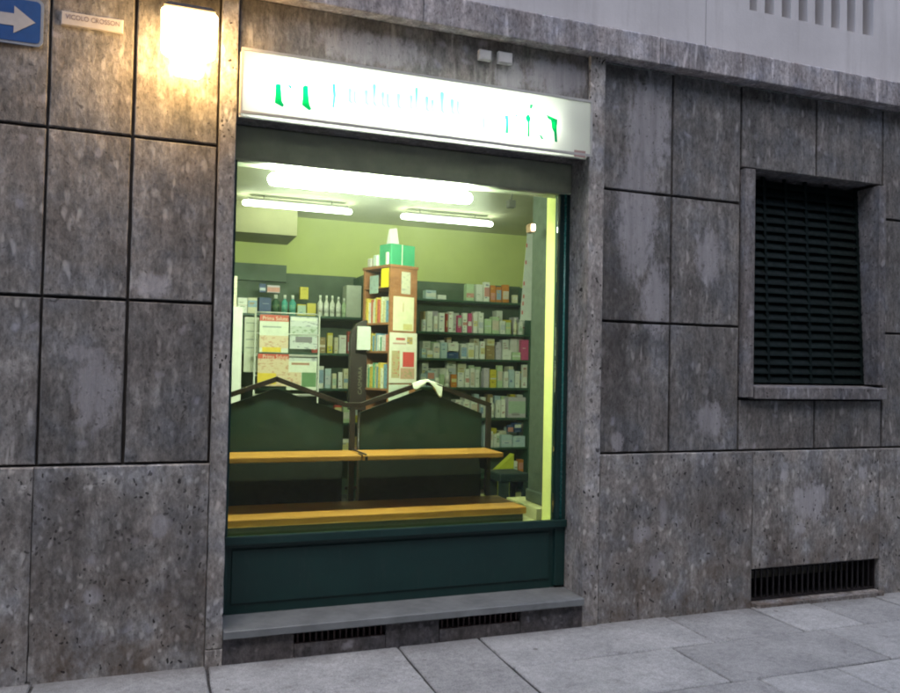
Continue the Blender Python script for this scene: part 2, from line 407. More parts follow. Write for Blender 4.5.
# string course
xx = -6.2
while xx < 12:
    w = rnd(1.3, 1.8); x1 = min(12, xx+w)
    MB().add(*(lambda a, b: ([(a,-.10,ZL),(b,-.10,ZL),(b,.02,ZL),(a,.02,ZL),(a,-.10,ZT-.012),(b,-.10,ZT-.012),(b,-.085,ZT),(a,-.085,ZT),(b,.02,ZT+.012),(a,.02,ZT+.012)],
        [(0,3,2,1),(0,1,5,4),(4,5,6,7),(7,6,8,9),(1,2,8,6,5),(0,4,7,9,3)]))(xx+.0015, x1-.0015)).build('string_course', M['stone_ledge'], bld, bevel=.006, tint=rnd(.4, .6))
    xx = x1
# plaster wall with balustrade openings
pw = MB(); ox0, ox1, oz0, oz1 = 3.66, 4.765, 3.99, 4.72
pw.box(-6.2, 3.303, 0, .35, ZT-.05, 7.5); pw.box(3.309, ox0, 0, .35, ZT-.05, 7.5); pw.box(3.303, 3.309, .012, .35, ZT-.05, 7.5)
pw.box(ox0, ox1, 0, .35, ZT-.05, oz0); pw.box(ox0, ox1, 0, .35, oz1, 7.5); pw.box(ox1, 12, 0, .35, ZT-.05, 7.5)
pw.build('upper_wall', M['plaster'], bld)
ng = 8; pitch = (ox1-ox0)/(ng-.46)
grille = MB()
for k in range(ng-1):
    cx = ox0+pitch*(k+.54); grille.box(cx, cx+pitch*.46, .02, .14, oz0, oz1)
grille.build('balustrade', M['plaster'], bld, bevel=.004)
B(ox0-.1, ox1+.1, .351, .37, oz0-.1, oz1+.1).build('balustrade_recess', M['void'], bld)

# side window
wf = MB()
F0, F1 = 3.612, 4.857
wf_o = MB().box(F0, 3.695, -.035, .19, 1.385, 2.905).build('window_frame', M['stone_frame'], bld, bevel=.004, tint=.55)
MB().box(4.792, F1, -.035, .19, 1.478, 2.905).build('frame_side', M['stone_frame'], wf_o, bevel=.004, tint=.4)
MB().box(3.697, 4.79, .004, .26, 2.925, 2.929).build('frame_head', M['stone_frame'], wf_o, bevel=.003, tint=.2)
MB().add([(3.697,-.05,1.375),(F1+.003,-.05,1.375),(F1+.003,.19,1.375),(3.697,.19,1.375),(3.697,-.05,1.455),(F1+.003,-.05,1.455),(F1+.003,.19,1.478),(3.697,.19,1.478)],
    [(0,3,2,1),(4,5,6,7),(0,1,5,4),(1,2,6,5),(2,3,7,6),(3,0,4,7)]).build('sill', M['stone_frame'], wf_o, bevel=.005, tint=.45)
sh = MB(); z = 1.482
def yz(z): return .078+(z-1.48)*.05           # the blind leans back towards its top
while z < 2.86:
    y = yz(z)
    sh.add([(3.70,y,z),(4.79,y,z),(4.79,y+.004,z+.012),(3.70,y+.004,z+.012),(3.70,y+.030,z+.056),(4.79,y+.030,z+.056),(4.79,y+.036,z+.054),(3.70,y+.036,z+.054)],
           [(0,1,2,3),(3,2,5,4),(4,5,6,7),(0,7,6,1)])
    z += .062
for cx in (3.715, 3.93, 4.12, 4.30, 4.50, 4.775):
    sh.add([(cx-.010,yz(1.48)+.002,1.48),(cx+.010,yz(1.48)+.002,1.48),(cx+.010,yz(2.92)+.002,2.92),(cx-.010,yz(2.92)+.002,2.92),(cx-.012,yz(1.48)+.02,1.48),(cx+.012,yz(1.48)+.02,1.48),(cx+.012,yz(2.92)+.02,2.92),(cx-.012,yz(2.92)+.02,2.92)],
           [(0,1,2,3),(7,6,5,4),(0,4,5,1),(1,5,6,2),(2,6,7,3),(3,7,4,0)])
sh.box(3.70, 4.79, .27, .285, 1.48, 2.92)
sh.build('shutter', M['shutter'], wf_o)

# ventilation grate in the base
vg = MB(); vx0, vx1, vz0, vz1 = 3.706, 4.812, .034, .249
vg.box(vx0, vx1, .005, .017, vz0, vz0+.014); vg.box(vx0, vx1, .005, .017, vz1-.012, vz1)
nb = 22
for i in range(nb+1):
    cx = vx0+.006+(vx1-vx0-.012)*i/nb; vg.box(cx-.005, cx+.005, .003, .013, vz0+.015, vz1-.013)
vgo = vg.build('vent_grate', M['iron'], bld)
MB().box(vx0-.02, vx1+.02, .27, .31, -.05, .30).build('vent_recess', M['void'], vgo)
rough_slab(3.72, 4.83, -.05, .027, -.065, -.0305, .001, .004).build('vent_curb', M['stone_base'], bld, tint=.55)

# shop front
YF = .20
sf = MB().box(2.352, 2.423, YF-.02, YF+.05, .19, 2.66).box(.338, .366, YF-.02, YF+.05, .19, 2.66).box(.366, 2.352, YF-.02, YF+.05, .545, .592)
sf.box(.338, 2.423, YF-.045, YF-.02, .560, .604)
sf = sf.build('shop_window_frame', M['green'], bld, bevel=.004)
MB().tube((2.388, YF-.022, .61), (2.388, YF-.022, 2.655), .007).build('frame_highlight_bead', pc((.05, .22, .2), .25), sf)  # lighter cyan colour paints the highlight along the frame's nosing
MB().box(.366, 2.352, YF-.001, YF+.03, .178, .545).build('kick_panel', M['green'], sf)
MB().box(.392, 2.318, YF-.010, YF-.0015, .235, .528).build('kick_panel_moulding', M['green'], sf, bevel=.004)
MB().box(.367, 2.351, YF+.012, YF+.018, .593, 2.66).build('glass_pane', M['glass'], sf)
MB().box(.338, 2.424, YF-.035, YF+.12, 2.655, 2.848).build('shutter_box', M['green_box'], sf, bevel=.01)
# doorstep with two cellar slots in its riser
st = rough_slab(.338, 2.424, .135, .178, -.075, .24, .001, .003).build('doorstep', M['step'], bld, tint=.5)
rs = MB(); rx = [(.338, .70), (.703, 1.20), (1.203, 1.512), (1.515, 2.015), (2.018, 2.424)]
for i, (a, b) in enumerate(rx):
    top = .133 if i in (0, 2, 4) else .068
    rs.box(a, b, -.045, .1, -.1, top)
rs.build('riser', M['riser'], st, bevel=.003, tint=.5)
sl = MB()
for a, b in ((.703, 1.20), (1.515, 2.015)):
    sl = MB().box(a, b, -.03, -.022, .066, .071)
    for i in range(15):
        cx = a+.02+(b-a-.04)*i/14; sl.box(cx-.004, cx+.004, -.029, -.023, .0715, .134)
    sl.build('cellar_grille', pc((.03, .010, .009)), st)

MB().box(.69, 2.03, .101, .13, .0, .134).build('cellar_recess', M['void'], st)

# ------------------------------------------------------------------ the sign
sg = thing('shop_sign', 'long white lit box sign with green blackletter writing above the shop window', 'sign', (1.37, -.08, 2.815))
sx0, sx1, sz0, sz1, sy = .347, 2.398, 2.825, 3.165, -.125
hs = MB(); hs.box(sx0, sx1, -.055, -.037, sz0, sz1); hs.box(sx0, sx1, sy, sy+.012, sz0, sz0+.014); hs.box(sx0, sx1, sy, sy+.012, sz1-.014, sz1)
hs.box(sx0, sx0+.010, sy, -.056, sz0+.0145, sz1-.0145); hs.box(sx1-.012, sx1, sy, -.056, sz0+.0145, sz1-.0145)
hs.build('housing', pc((.5, .5, .48), .4), sg)
fc = MB().box(sx0+.011, sx1-.013, sy+.004, sy+.008, sz0+.0145, sz1-.0145).build('lit_face', M['acrylic'], sg)
MB().box(sx0+.011, sx1-.013, sy+.0125, -.056, sz0+.004, sz0+.008).build('added_opal_underside', M['acrylic'], sg)  # opal bottom added to spill light onto the shutter box and jamb
MB().box(sx0+.011, sx1-.013, sy+.0125, -.056, sz1-.008, sz1-.004).build('added_opal_top', M['acrylic'], sg)  # opal top added to spill light onto the lintel
MB().tube((.44, -.085, 2.985), (2.12, -.085, 2.985), .011).build('inner_tube', M['signtube'], sg)
# lettering: strokes as the photograph shows them, the light's washing-out painted in as paler tints
def spt(px, py): return at(px, py, sy)
def strokes(polys, mat):
    mb = MB()
    for poly in polys: mb.prism_xz([spt(*q) for q in poly], sy+.0005, sy+.0035)
    mb.build('letter', mat, sg)
def c2(pts, ox, oy, s): return [(ox+x/s, oy+y/s) for x, y in pts]
LG = translucent('green_letter', (.02, .50, .24), .8)
LP = translucent('washed_letter', (.36, .84, .66), .8)
LC = translucent('half_washed_letter', (.14, .72, .50), .8)
strokes([c2([(185,220),(205,212),(232,222),(238,300),(242,375),(262,405),(250,425),(215,405),(178,385),(184,300)],255,60,9), c2([(280,205),(330,238),(332,258),(316,256)],255,60,9)], LG)
strokes([c2([(430,240),(452,226),(480,240),(484,320),(490,400),(508,442),(490,455),(455,430),(424,405),(430,320)],255,60,9)], LG)
strokes([c2([(695,215),(722,215),(730,320),(712,430),(695,425),(703,320)],255,60,9)], LC)
for (a, b, up) in ((838, 862, 0), (884, 902, 20), (985, 1010, 0), (1060, 1078, -60), (1135, 1158, 0), (1180, 1200, 10), (1275, 1300, 0), (1390, 1412, 0), (1440, 1456, -70), (1530, 1554, 0), (1585, 1600, 20), (1668, 1690, -55), (1760, 1784, 0), (1812, 1830, 10)):
    dy = (a-844)*.105
    strokes([c2([(a,262+dy+up),(a+10,252+dy+up),(b+12,264+dy+up),(b+8,360+dy),(b+26,388+dy),(b+8,400+dy),(a+2,374+dy)],255,60,9)], LP)
strokes([c2([(85,205),(104,208),(100,300),(88,296)],470,85,6.92)], LP)
strokes([c2([(240,212),(264,210),(270,250),(264,335),(246,330),(250,250)],470,85,6.92), c2([(312,205),(330,208),(328,222),(314,218)],470,85,6.92)], LC)
strokes([c2([(384,225),(404,200),(422,230),(414,262),(412,360),(400,355),(400,262)],470,85,6.92), c2([(414,160),(418,134),(436,136),(430,164)],470,85,6.92)], LG)
strokes([c2([(530,205),(566,222),(606,240),(602,300),(604,395),(590,392),(582,325),(568,300),(562,246),(540,232)],470,85,6.92), c2([(480,345),(496,350),(510,376),(496,374)],470,85,6.92)], LG)
xa, za = at(574.5, 150, sy); xb, zb = at(585.5, 158, sy)
MB().box(xa, xb, sy+.0005, sy+.0035, zb, za).build('corner_badge', pc((.45, .30, .27)), sg)

# ------------------------------------------------------------------ lamp, street signs, small boxes
lp = thing('wall_lamp', 'glowing warm lantern on the stone wall left of the shop sign', 'lamp', (.09, 0, 3.12))
lb = MB(); cx, cy = .088, -.17
def ring(hx, hy, z): return [(cx-hx, cy-hy, z), (cx+hx, cy-hy, z), (cx+hx, cy+hy, z), (cx-hx, cy+hy, z)]
def loft(mb, rings):
    vs = [p for r in rings for p in r]; n = 4; fs = [(3, 2, 1, 0), tuple((len(rings)-1)*4+i for i in range(4))]
    for j in range(len(rings)-1):
        for i in range(4): fs.append((j*4+i, j*4+(i+1) % 4, (j+1)*4+(i+1) % 4, (j+1)*4+i))
    return mb.add(vs, fs)
loft(lb, [ring(.055, .05, 2.965), ring(.075, .07, 2.99), ring(.082, .075, 3.06), ring(.128, .085, 3.085), ring(.132, .09, 3.245), ring(.11, .08, 3.262)])
lb.build('lamp_glass', M['lamp'], lp, bevel=.012)
loft(MB(), [ring(.12, .09, 3.263), ring(.10, .075, 3.285), ring(.03, .03, 3.305)]).build('lamp_cap', M['iron'], lp)
MB().box(cx-.045, cx+.045, -.016, -.001, 3.05, 3.20).tube((cx, -.015, 3.283), (cx, cy, 3.283), .012).build('wall_bracket', M['iron'], lp)

ax0, ax1, az0, az1 = -1.25, -.578, 3.055, 3.285
def rrect(x0, x1, z0, z1, r, n=6):
    pts = []
    for (cx_, cz_, a0) in ((x1-r, z0+r, -90), (x1-r, z1-r, 0), (x0+r, z1-r, 90), (x0+r, z0+r, 180)):
        for k in range(n+1):
            a = R(a0+90*k/n); pts.append((cx_+r*math.cos(a), cz_+r*math.sin(a)))
    return pts
ow = thing('direction_sign', 'blue direction sign with a white arrow pointing right at the top left', 'sign', (-.9, 0, 3.055))
MB().prism_xz(rrect(ax0, ax1, az0, az1, .03), -.014, -.004).build('sign_border', pc((.24, .29, .38), .4), ow)
MB().prism_xz(rrect(ax0+.013, ax1-.013, az0+.013, az1-.013, .022), -.0165, -.0142).build('sign_plate', pc((.016, .075, .27), .4), ow)
MB().prism_xz([(-1.17, 3.14), (-.705, 3.14), (-.705, 3.105), (-.613, 3.168), (-.705, 3.236), (-.705, 3.198), (-1.17, 3.198)], -.0185, -.0167).build('arrow', pc((.42, .42, .44), .5), ow)

def text_mesh(name, body, size, x, y, z, mat, parent, extrude=.0008, font_scale=1.0, width=None):
    cu = bpy.data.curves.new('t', 'FONT'); cu.body = body; cu.size = size; cu.extrude = extrude; cu.align_x = 'CENTER'; cu.align_y = 'CENTER'
    to = bpy.data.objects.new('t', cu); COL.objects.link(to)
    dg = bpy.context.evaluated_depsgraph_get(); me = bpy.data.meshes.new_from_object(to.evaluated_get(dg))
    bpy.data.objects.remove(to); bpy.data.curves.remove(cu)
    xs = [v.co.x for v in me.vertices]; w = max(xs)-min(xs); sx = (width/w) if width else 1
    root = Vector((0, 0, 0)); p = parent
    while p is not None: root += p.location; p = p.parent
    for v in me.vertices:
        a, b, c = v.co; v.co = Vector((x+a*sx, y-c, z+b))-root
    me.materials.clear(); me.materials.append(mat)
    o = bpy.data.objects.new(name, me); COL.objects.link(o); o.parent = parent; return o
pl = thing('street_name_plaque', 'small white stone plaque with worn dark capitals beside the blue arrow sign', 'plaque', (-.36, 0, 3.18))
rough_slab(-.503, -.222, 3.182, 3.252, -.014, -.001, .001, .002).build('slab', pc((.50, .47, .45), .7), pl)
text_mesh('lettering', 'VICOLO CROSSON', .034, -.36, -.0145, 3.224, pc((.22, .18, .19), .8), pl, width=.245)

for (x0, y0, x1, y1), lab in (((478, 50, 490, 63), 'smaller of two pale junction boxes on the stone above the shop sign'), ((497, 52, 511, 67), 'larger of two pale junction boxes on the stone above the shop sign')):
    a, za = at(x0, y0, -.03); b, zb = at(x1, y1, -.03)
    j = thing('junction_box', lab, 'box', ((a+b)/2, -.022, zb), 'junction boxes above the sign')
    B(a, b, -.052, -.023, zb+.004, za-.002).build('box_body', pc((.50, .50, .50), .5), j, bevel=.003)
    B(a+.006, b-.006, -.056, -.0525, zb+.010, za-.008).build('box_lid', pc((.56, .56, .55), .5), j, bevel=.002)

# ------------------------------------------------------------------ street
def pave_mat():
    mt, nt, out = new_mat('granite_paving')
    a = N(nt, 'ShaderNodeAttribute', attribute_type='GEOMETRY', attribute_name='slab')
    P = pos(nt)
    big = noise(nt, P, 3.2, 6, .65); fine = noise(nt, P, 150, 3, .7); mid = noise(nt, P, 28, 5, .7)
    c = mixc(nt, ramp(nt, big, [(.3, 0.0), (.7, 1.0)]), (.31, .32, .325), (.455, .465, .468))
    c = mixc(nt, .8, c, ramp(nt, fine, [(.35, .66), (.65, 1.36)]), 'MULTIPLY')
    c = mixc(nt, .6, c, ramp(nt, mid, [(.32, .68), (.68, 1.28)]), 'MULTIPLY')
    st_ = ramp(nt, noise(nt, P, 9, 6, .75), [(.57, 0.0), (.70, .55)]); c = mixc(nt, st_, c, (.15, .14, .13))
    sp = ramp(nt, noise(nt, P, 16, 2, .5), [(.74, 0.0), (.77, .8)]); c = mixc(nt, sp, c, (.08, .075, .07))
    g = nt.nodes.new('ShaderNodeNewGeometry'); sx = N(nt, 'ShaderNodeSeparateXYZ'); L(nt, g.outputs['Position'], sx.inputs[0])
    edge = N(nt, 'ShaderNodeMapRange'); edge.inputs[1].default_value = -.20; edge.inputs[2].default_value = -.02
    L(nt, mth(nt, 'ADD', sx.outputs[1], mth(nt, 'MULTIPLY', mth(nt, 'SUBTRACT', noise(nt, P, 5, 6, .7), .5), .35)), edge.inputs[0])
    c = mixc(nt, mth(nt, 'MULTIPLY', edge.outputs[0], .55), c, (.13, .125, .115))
    gum = N(nt, 'ShaderNodeTexVoronoi', Scale=5.5, Randomness=1); L(nt, P, gum.inputs['Vector'])
    gs = N(nt, 'ShaderNodeSeparateColor'); L(nt, gum.outputs['Color'], gs.inputs[0])
    c = mixc(nt, mth(nt, 'MULTIPLY', ramp(nt, gum.outputs['Distance'], [(.07, 1.0), (.10, 0.0)]), ramp(nt, gs.outputs[0], [(.72, 0.0), (.74, .7)])), c, (.12, .115, .11))
    hv = N(nt, 'ShaderNodeHueSaturation'); L(nt, c, hv.inputs['Color']); L(nt, mth(nt, 'MULTIPLY_ADD', a.outputs['Fac'], .26, .87), hv.inputs['Value'])
    h = mth(nt, 'ADD', mth(nt, 'MULTIPLY', mid, .7), mth(nt, 'MULTIPLY', fine, .4))
    bsdf(nt, out, hv.outputs[0], .75, 0, .35, h, .5, .004); return mt
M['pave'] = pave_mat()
def joint_mat():
    mt, nt, out = new_mat('paving_joint')
    n = noise(nt, pos(nt), 40, 5, .7)
    c = ramp(nt, n, [(.3, (.03, .03, .03)), (.6, (.10, .10, .10)), (.75, (.08, .085, .05))])
    bsdf(nt, out, c, .95, 0, .2, n, .8, .01); return mt
M['pjoint'] = joint_mat()
rows = [((-.505, .02), [-6.2, -5.0, -4.1, -3.0, -2.2, -1.35, -.53, .262, 1.275, 1.755, 3.035, 3.69, 4.165, 4.74, 5.6, 6.5, 7.3, 8.4, 9.2, 10.3, 12]),
        ((-1.005, -.505), [-6.2, -5.4, -4.4, -3.6, -2.6, -1.8, -.9, -.1, .62, 1.275, 1.755, 2.735, 3.81, 4.9, 5.8, 6.9, 8.0, 9.1, 10.2, 12]),
        ((-1.52, -1.005), [-6.2, -5.2, -4.3, -3.2, -2.4, -1.4, -.5, .3, 1.2, 1.95, 2.89, 3.4, 4.5, 5.3, 6.3, 7.5, 8.4, 9.6, 10.8, 12]),
        ((-2.05, -1.52), [-6.2, -5.0, -4.0, -3.0, -2.1, -1.2, -.2, .7, 1.5, 2.4, 3.3, 4.2, 5.1, 6.2, 7.2, 8.2, 9.4, 10.5, 12]),
        ((-2.6, -2.05), [-6.2, -5.3, -4.4, -3.3, -2.5, -1.5, -.6, .4, 1.1, 2.0, 3.0, 4.0, 4.8, 5.9, 6.8, 7.9, 8.9, 10.0, 12])]
verts = []; faces = []; tints = []
def slab(x0, x1, y0, y1):
    g = .0065; c = .006; dz = rnd(-.0025, .0025); tl_ = rnd(-.002, .002); t = random.random()
    nx = max(3, int((x1-x0)/.12)); ny = max(3, int((y1-y0)/.12))
    x0 += g; x1 -= g; y0 += g; y1 -= g
    ring = [(x0+(x1-x0)*i/nx, y0) for i in range(nx)]+[(x1, y0+(y1-y0)*i/ny) for i in range(ny)]+[(x1-(x1-x0)*i/nx, y1) for i in range(nx)]+[(x0, y1-(y1-y0)*i/ny) for i in range(ny)]
    ring = [(x+rnd(-.0035, .0035), y+rnd(-.0035, .0035)) for x, y in ring]
    mx, my = (x0+x1)/2, (y0+y1)/2; n = len(ring); b = len(verts)
    for (k, z) in ((c, 0), (0, -c), (0, -.06)):
        for x, y in ring:
            verts.append((x-math.copysign(k, x-mx)*(abs(x-mx) > (x1-x0)/2-.02), y-math.copysign(k, y-my)*(abs(y-my) > (y1-y0)/2-.02), z+dz+tl_*(x-mx)+(rnd(-.0008, .0008) if k else 0)))
    fs = [tuple(b+i for i in range(n))]
    for j in range(2):
        for i in range(n): fs.append((b+j*n+i, b+(j+1)*n+i, b+(j+1)*n+(i+1) % n, b+j*n+(i+1) % n))
    for f in fs: faces.append(f); tints.append(t)
for ri, ((y0, y1), xs_) in enumerate(rows):
    for a, b in zip(xs_[:-1], xs_[1:]):
        if abs(a-1.275) < .01 and ri == 0: slab(a, b, -1.005, y1)
        elif abs(a-1.275) < .01 and ri == 1: continue
        else: slab(a, b, y0, y1)
me = bpy.data.meshes.new('pavement'); me.from_pydata(verts, [], faces)
at_ = me.attributes.new('slab', 'FLOAT', 'FACE'); at_.data.foreach_set('value', tints); me.materials.append(M['pave'])
import bmesh
bm = bmesh.new(); bm.from_mesh(me); bmesh.ops.recalc_face_normals(bm, faces=bm.faces[:]); bm.to_mesh(me); bm.free()
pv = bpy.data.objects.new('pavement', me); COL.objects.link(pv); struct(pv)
struct(B(-6.2, 12, -2.6, .02, -.2, -.011).build('pavement_bed', M['pjoint']))
def cobble():
    mt, nt, out = new_mat('cobbled_road')
    v = N(nt, 'ShaderNodeTexVoronoi', Scale=9, feature='DISTANCE_TO_EDGE'); L(nt, pos(nt), v.inputs['Vector'])
    e = ramp(nt, v.outputs[0], [(.02, 0.0), (.12, 1.0)])
    c = mixc(nt, e, (.05, .048, .045), mixc(nt, noise(nt, pos(nt), 7, 4), (.12, .11, .11), (.24, .23, .22)))
    bsdf(nt, out, c, .7, 0, .4, e, .6, .012); return mt
M['road'] = cobble()
struct(B(-6.2, 12, -2.78, -2.605, -.2, .004).build('kerb', M['step'], bevel=.01, tint=.5))
struct(B(-60, 60, -6.6, -2.785, -.25, -.10).build('road', M['road']))
struct(B(-300, 300, -300, 300, -.4, -.26).build('ground', M['road']))
# unseen house across the narrow street, added to cut low sky light
ob = thing('added_opposite_building', 'unseen plastered house added across the narrow street to cut low sky light', 'building', (2, -6.6, 0))
w = MB(); w.box(-18, 24, -8.0, -6.6, -.2, 9.0); w.build('wall', pc((.20, .18, .16), .9), ob)
for i in range(12):
    for zz in (1.0, 4.6):
        x = -16+i*3.2; f = B(x, x+1.2, -6.598, -6.54, zz, zz+1.8).build('window', M['stone_frame'], ob, tint=.5)
        B(x+.1, x+1.1, -6.538, -6.53, zz+.1, zz+1.7).build('pane', pc((.03, .035, .04), .15), f)

# ------------------------------------------------------------------ shop interior
YB = 4.25
struct(B(-1.2, 5.2, .26, YB+.1, .10, .15).build('room_floor', M['floor']))
struct(B(-1.2, 5.2, .26, YB+.1, 3.12, 3.20).build('ceiling', M['ceiling']))
rw = MB().box(-1.3, 5.3, YB, YB+.1, .15, 3.12).box(-1.3, -1.2, .30, YB, .15, 3.12).box(5.2, 5.3, .30, YB, .15, 3.12)
struct(rw.build('room_wall', M['wallgreen']))
struct(MB().box(-1.2, .335, .301, .36, .15, 3.12).box(2.5, 5.2, .301, .36, .15, 3.12).box(.335, 2.5, .301, .36, 2.85, 3.12).build('front_wall_lining', M['wallgreen']))
x1, z0 = at(297, 236, 3.6)
struct(B(-1.2, x1, 3.6, YB-.002, z0, 3.118).build('ceiling_beam', M['soffit']))
# right reveal, lime painted
struct(B(2.403, 2.47, .262, .465, .15, 3.118).build('window_reveal', M['reveal']))
struct(B(.30, 2.402, .262, .93, .15, .525).build('window_platform', M['cream']))
struct(B(2.60, 3.3, .94, 1.47, .15, .525).build('column_plinth', M['cream']))
cl = thing('column', 'grey green square column inside the shop behind the right end of the window', 'column', (2.9, 1.2, .525))
B(2.695, 3.2, 1.03, 1.28, .527, 3.118).build('shaft', M['column'], cl)
B(2.68, 3.22, 1.01, 1.30, .527, .62).build('base_moulding', M['column'], cl, bevel=.01)

def capsule(x0, x1, y, z, r, seg=20, n=6):
    prof = [(x0+r-r*math.cos(R(90*k/n)), r*math.sin(R(90*k/n))) for k in range(1, n+1)]+[(x1-r+r*math.sin(R(90*k/n)), r*math.cos(R(90*k/n))) for k in range(0, n)]
    vs = []; fs = []
    for x, q in prof:
        for k in range(seg): a = 2*math.pi*k/seg; vs.append((x, y+q*math.cos(a), z+q*math.sin(a)))
    for j in range(len(prof)-1):
        for k in range(seg): fs.append((j*seg+k, j*seg+(k+1) % seg, (j+1)*seg+(k+1) % seg, (j+1)*seg+k))
    fs += [tuple(range(seg-1, -1, -1)), tuple((len(prof)-1)*seg+k for k in range(seg))]
    return MB().add(vs, fs, 0, True)
def fixture(name, lab, x0, x1, y, z, r, mat, drop=.05, body='reflector'):
    t = thing(name, lab, 'light', ((x0+x1)/2, y, z+drop))
    capsule(x0, x1, y, z, r).build('tube', mat, t)
    w_ = r*1.25
    MB().box(x0+.05, x1-.05, y-w_, y+w_, z+r+.003, z+r+.022).build('fixture_body', M[body], t, bevel=.004)
    for a in (x0+.2, x1-.2): MB().tube((a, y, z+r+.023), (a, y, min(3.119, z+r+.10)), .006).build('hanger', M[body], t)
ax, az = at(268, 178, .36); bx_, bz = at(472, 197, .36)
fixture('fluorescent_light', 'brightest fluorescent tube, just behind the top of the shop window', ax, bx_, .36, (az+bz)/2-.008, .036, M['tube_near'], body='reflector')
for a, b, lab in ((242, 352, 'thin fluorescent tube on the shop ceiling at the left'), (401, 493, 'thin fluorescent tube on the shop ceiling at the right')):
    xa, za = at(a, 206, 3.3); xb, zb = at(b, 216, 3.3)
    fixture('fluorescent_light', lab, xa, xb, 3.3, 3.04, .027, M['tube'])
xa, za = at(533.5, 227.5, 1.2)
dt = thing('smoke_detector', 'dark ceiling sensor with a bracket in the upper right of the shop', 'sensor', at(511, 204, 1.9)[0:1]+(1.9,)+at(511, 204, 1.9)[1:2])
x_, z_ = at(511, 204, 1.9)
MB().box(x_-.035, x_+.035, 1.87, 1.93, z_-.035, z_+.03).build('sensor_body', pc((.10, .10, .08)), dt, bevel=.008)
MB().tube((x_, 1.9, z_+.03), (x_+.02, 1.9, 3.12), .008).build('arm', pc((.10, .10, .08)), dt)
x_, z_ = at(533.5, 227.5, .9)
il = thing('indicator_lamp', 'tiny glowing lamp by the column near the top right of the window', 'lamp', (x_, .9, z_))
MB().box(x_-.012, x_+.012, .89, .91, z_-.022, z_+.022).build('lens', M['led'], il, bevel=.004)
MB().box(x_-.018, x_+.018, .911, .982, z_-.03, z_+.03).build('lamp_housing', pc((.25, .15, .08)), il)
# hanging poster strip left of column
xa, za = at(522, 312, 1.9); xb, zb = at(533, 232, 1.9)
x520, z520 = at(520, 320, 1.9); x527, z527 = at(527.5, 232, 1.9); x545, _ = at(546, 232, 1.9)
bn = thing('hanging_banner', 'pale grey hanging banner with small red marks along its left edge', 'banner', (x527, 1.9, z520))
MB().prism_xz([(x520, z520), (x545, z520), (x545, z527+.05), (x527, z527)], 1.90, 1.906).build('cloth', pc((.40, .43, .38), .8), bn)
rm = MB()
for px, py in ((526.3, 245), (525.5, 262), (523.6, 283), (523.2, 296), (522.5, 303), (521.8, 312)):
    x_, z_ = at(px, py, 1.898); rm.box(x_-.001, x_+.010, 1.895, 1.899, z_-.02, z_+.012)
rm.build('red_marks', pc((.40, .06, .05)), bn)

# wall shelving
def shelfbay(x0, x1, zs_, yf, yb, top, lab, ztop_panel=None):
    t = thing('shelf_unit', lab, 'shelving', ((x0+x1)/2, yb, .15))
    B(x0, x1, yb, yb+.03, .15, top).build('back_panel', M['backpanel'], t)
    for z in zs_: B(x0+.021, x1-.021, yf, yb-.001, z-.022, z).build('shelf', M['shelfgreen'], t, bevel=.002)
    B(x0, x0+.02, yf-.01, yb-.001, .15, top-.02).build('side_panel', M['shelfgreen'], t); B(x1-.02, x1, yf-.01, yb-.001, .15, top-.02).build('side_panel', M['shelfgreen'], t)
YS = 3.85; YK = 4.16
zr = [at(475, p, YS)[1] for p in (301, 333, 359, 387.5, 418, 448, 477)]
RX0, RX1 = 1.99, at(531, 350, YS)[0]
shelfbay(RX0, RX1, zr, YS, YK, 2.50, 'tall dark green shelving on the back wall right of the wooden cabinet')
zl = [2.035, 1.66, 1.30, .95, .6]
YL = 3.72
shelfbay(.30, 1.97, zl, YL, YK, 2.50, 'dark green shelving on the back wall behind the magazine rack')
B(.30, 1.215, YK-.06, YK-.002, 2.40, 2.575).build('upper_board', M['backpanel'], bpy.data.objects['shelf_unit.001'])

W = (.82, .84, .76); CR = (.72, .70, .48); PB = (.50, .64, .68); GR = (.50, .66, .40); YE = (.65, .55, .04); OR = (.62, .22, .03)
PK = (.60, .08, .22); RD = (.5, .06, .04); DB = (.04, .08, .20); LI = (.58, .54, .60); TE = (.08, .40, .33); BR = (.35, .25, .10); DG = (.03, .10, .05)
CN = {W: 'white', CR: 'cream', PB: 'pale blue', GR: 'pale green', YE: 'yellow', OR: 'orange', PK: 'pink', RD: 'red', DB: 'dark blue', LI: 'lilac', TE: 'teal', BR: 'tan', DG: 'dark green'}
INK = {W: [(.35, .12, .12), (.25, .30, .40), (.30, .38, .25)], CR: [(.45, .3, .1)], PB: [(.15, .22, .4)], GR: [(.6, .6, .5)], YE: [(.1, .25, .35), (.35, .3, .02)], OR: [(.7, .5, .1)],
       PK: [(.7, .5, .5)], RD: [(.6, .5, .4)], DB: [(.4, .45, .5)], LI: [(.3, .28, .3)], TE: [(.6, .6, .2)], BR: [(.6, .55, .3)], DG: [(.3, .35, .1)]}
def hpx2m(px, h, Y):
    return at(px, 300-h, Y)[1]-at(px, 300, Y)[1]
count = {}
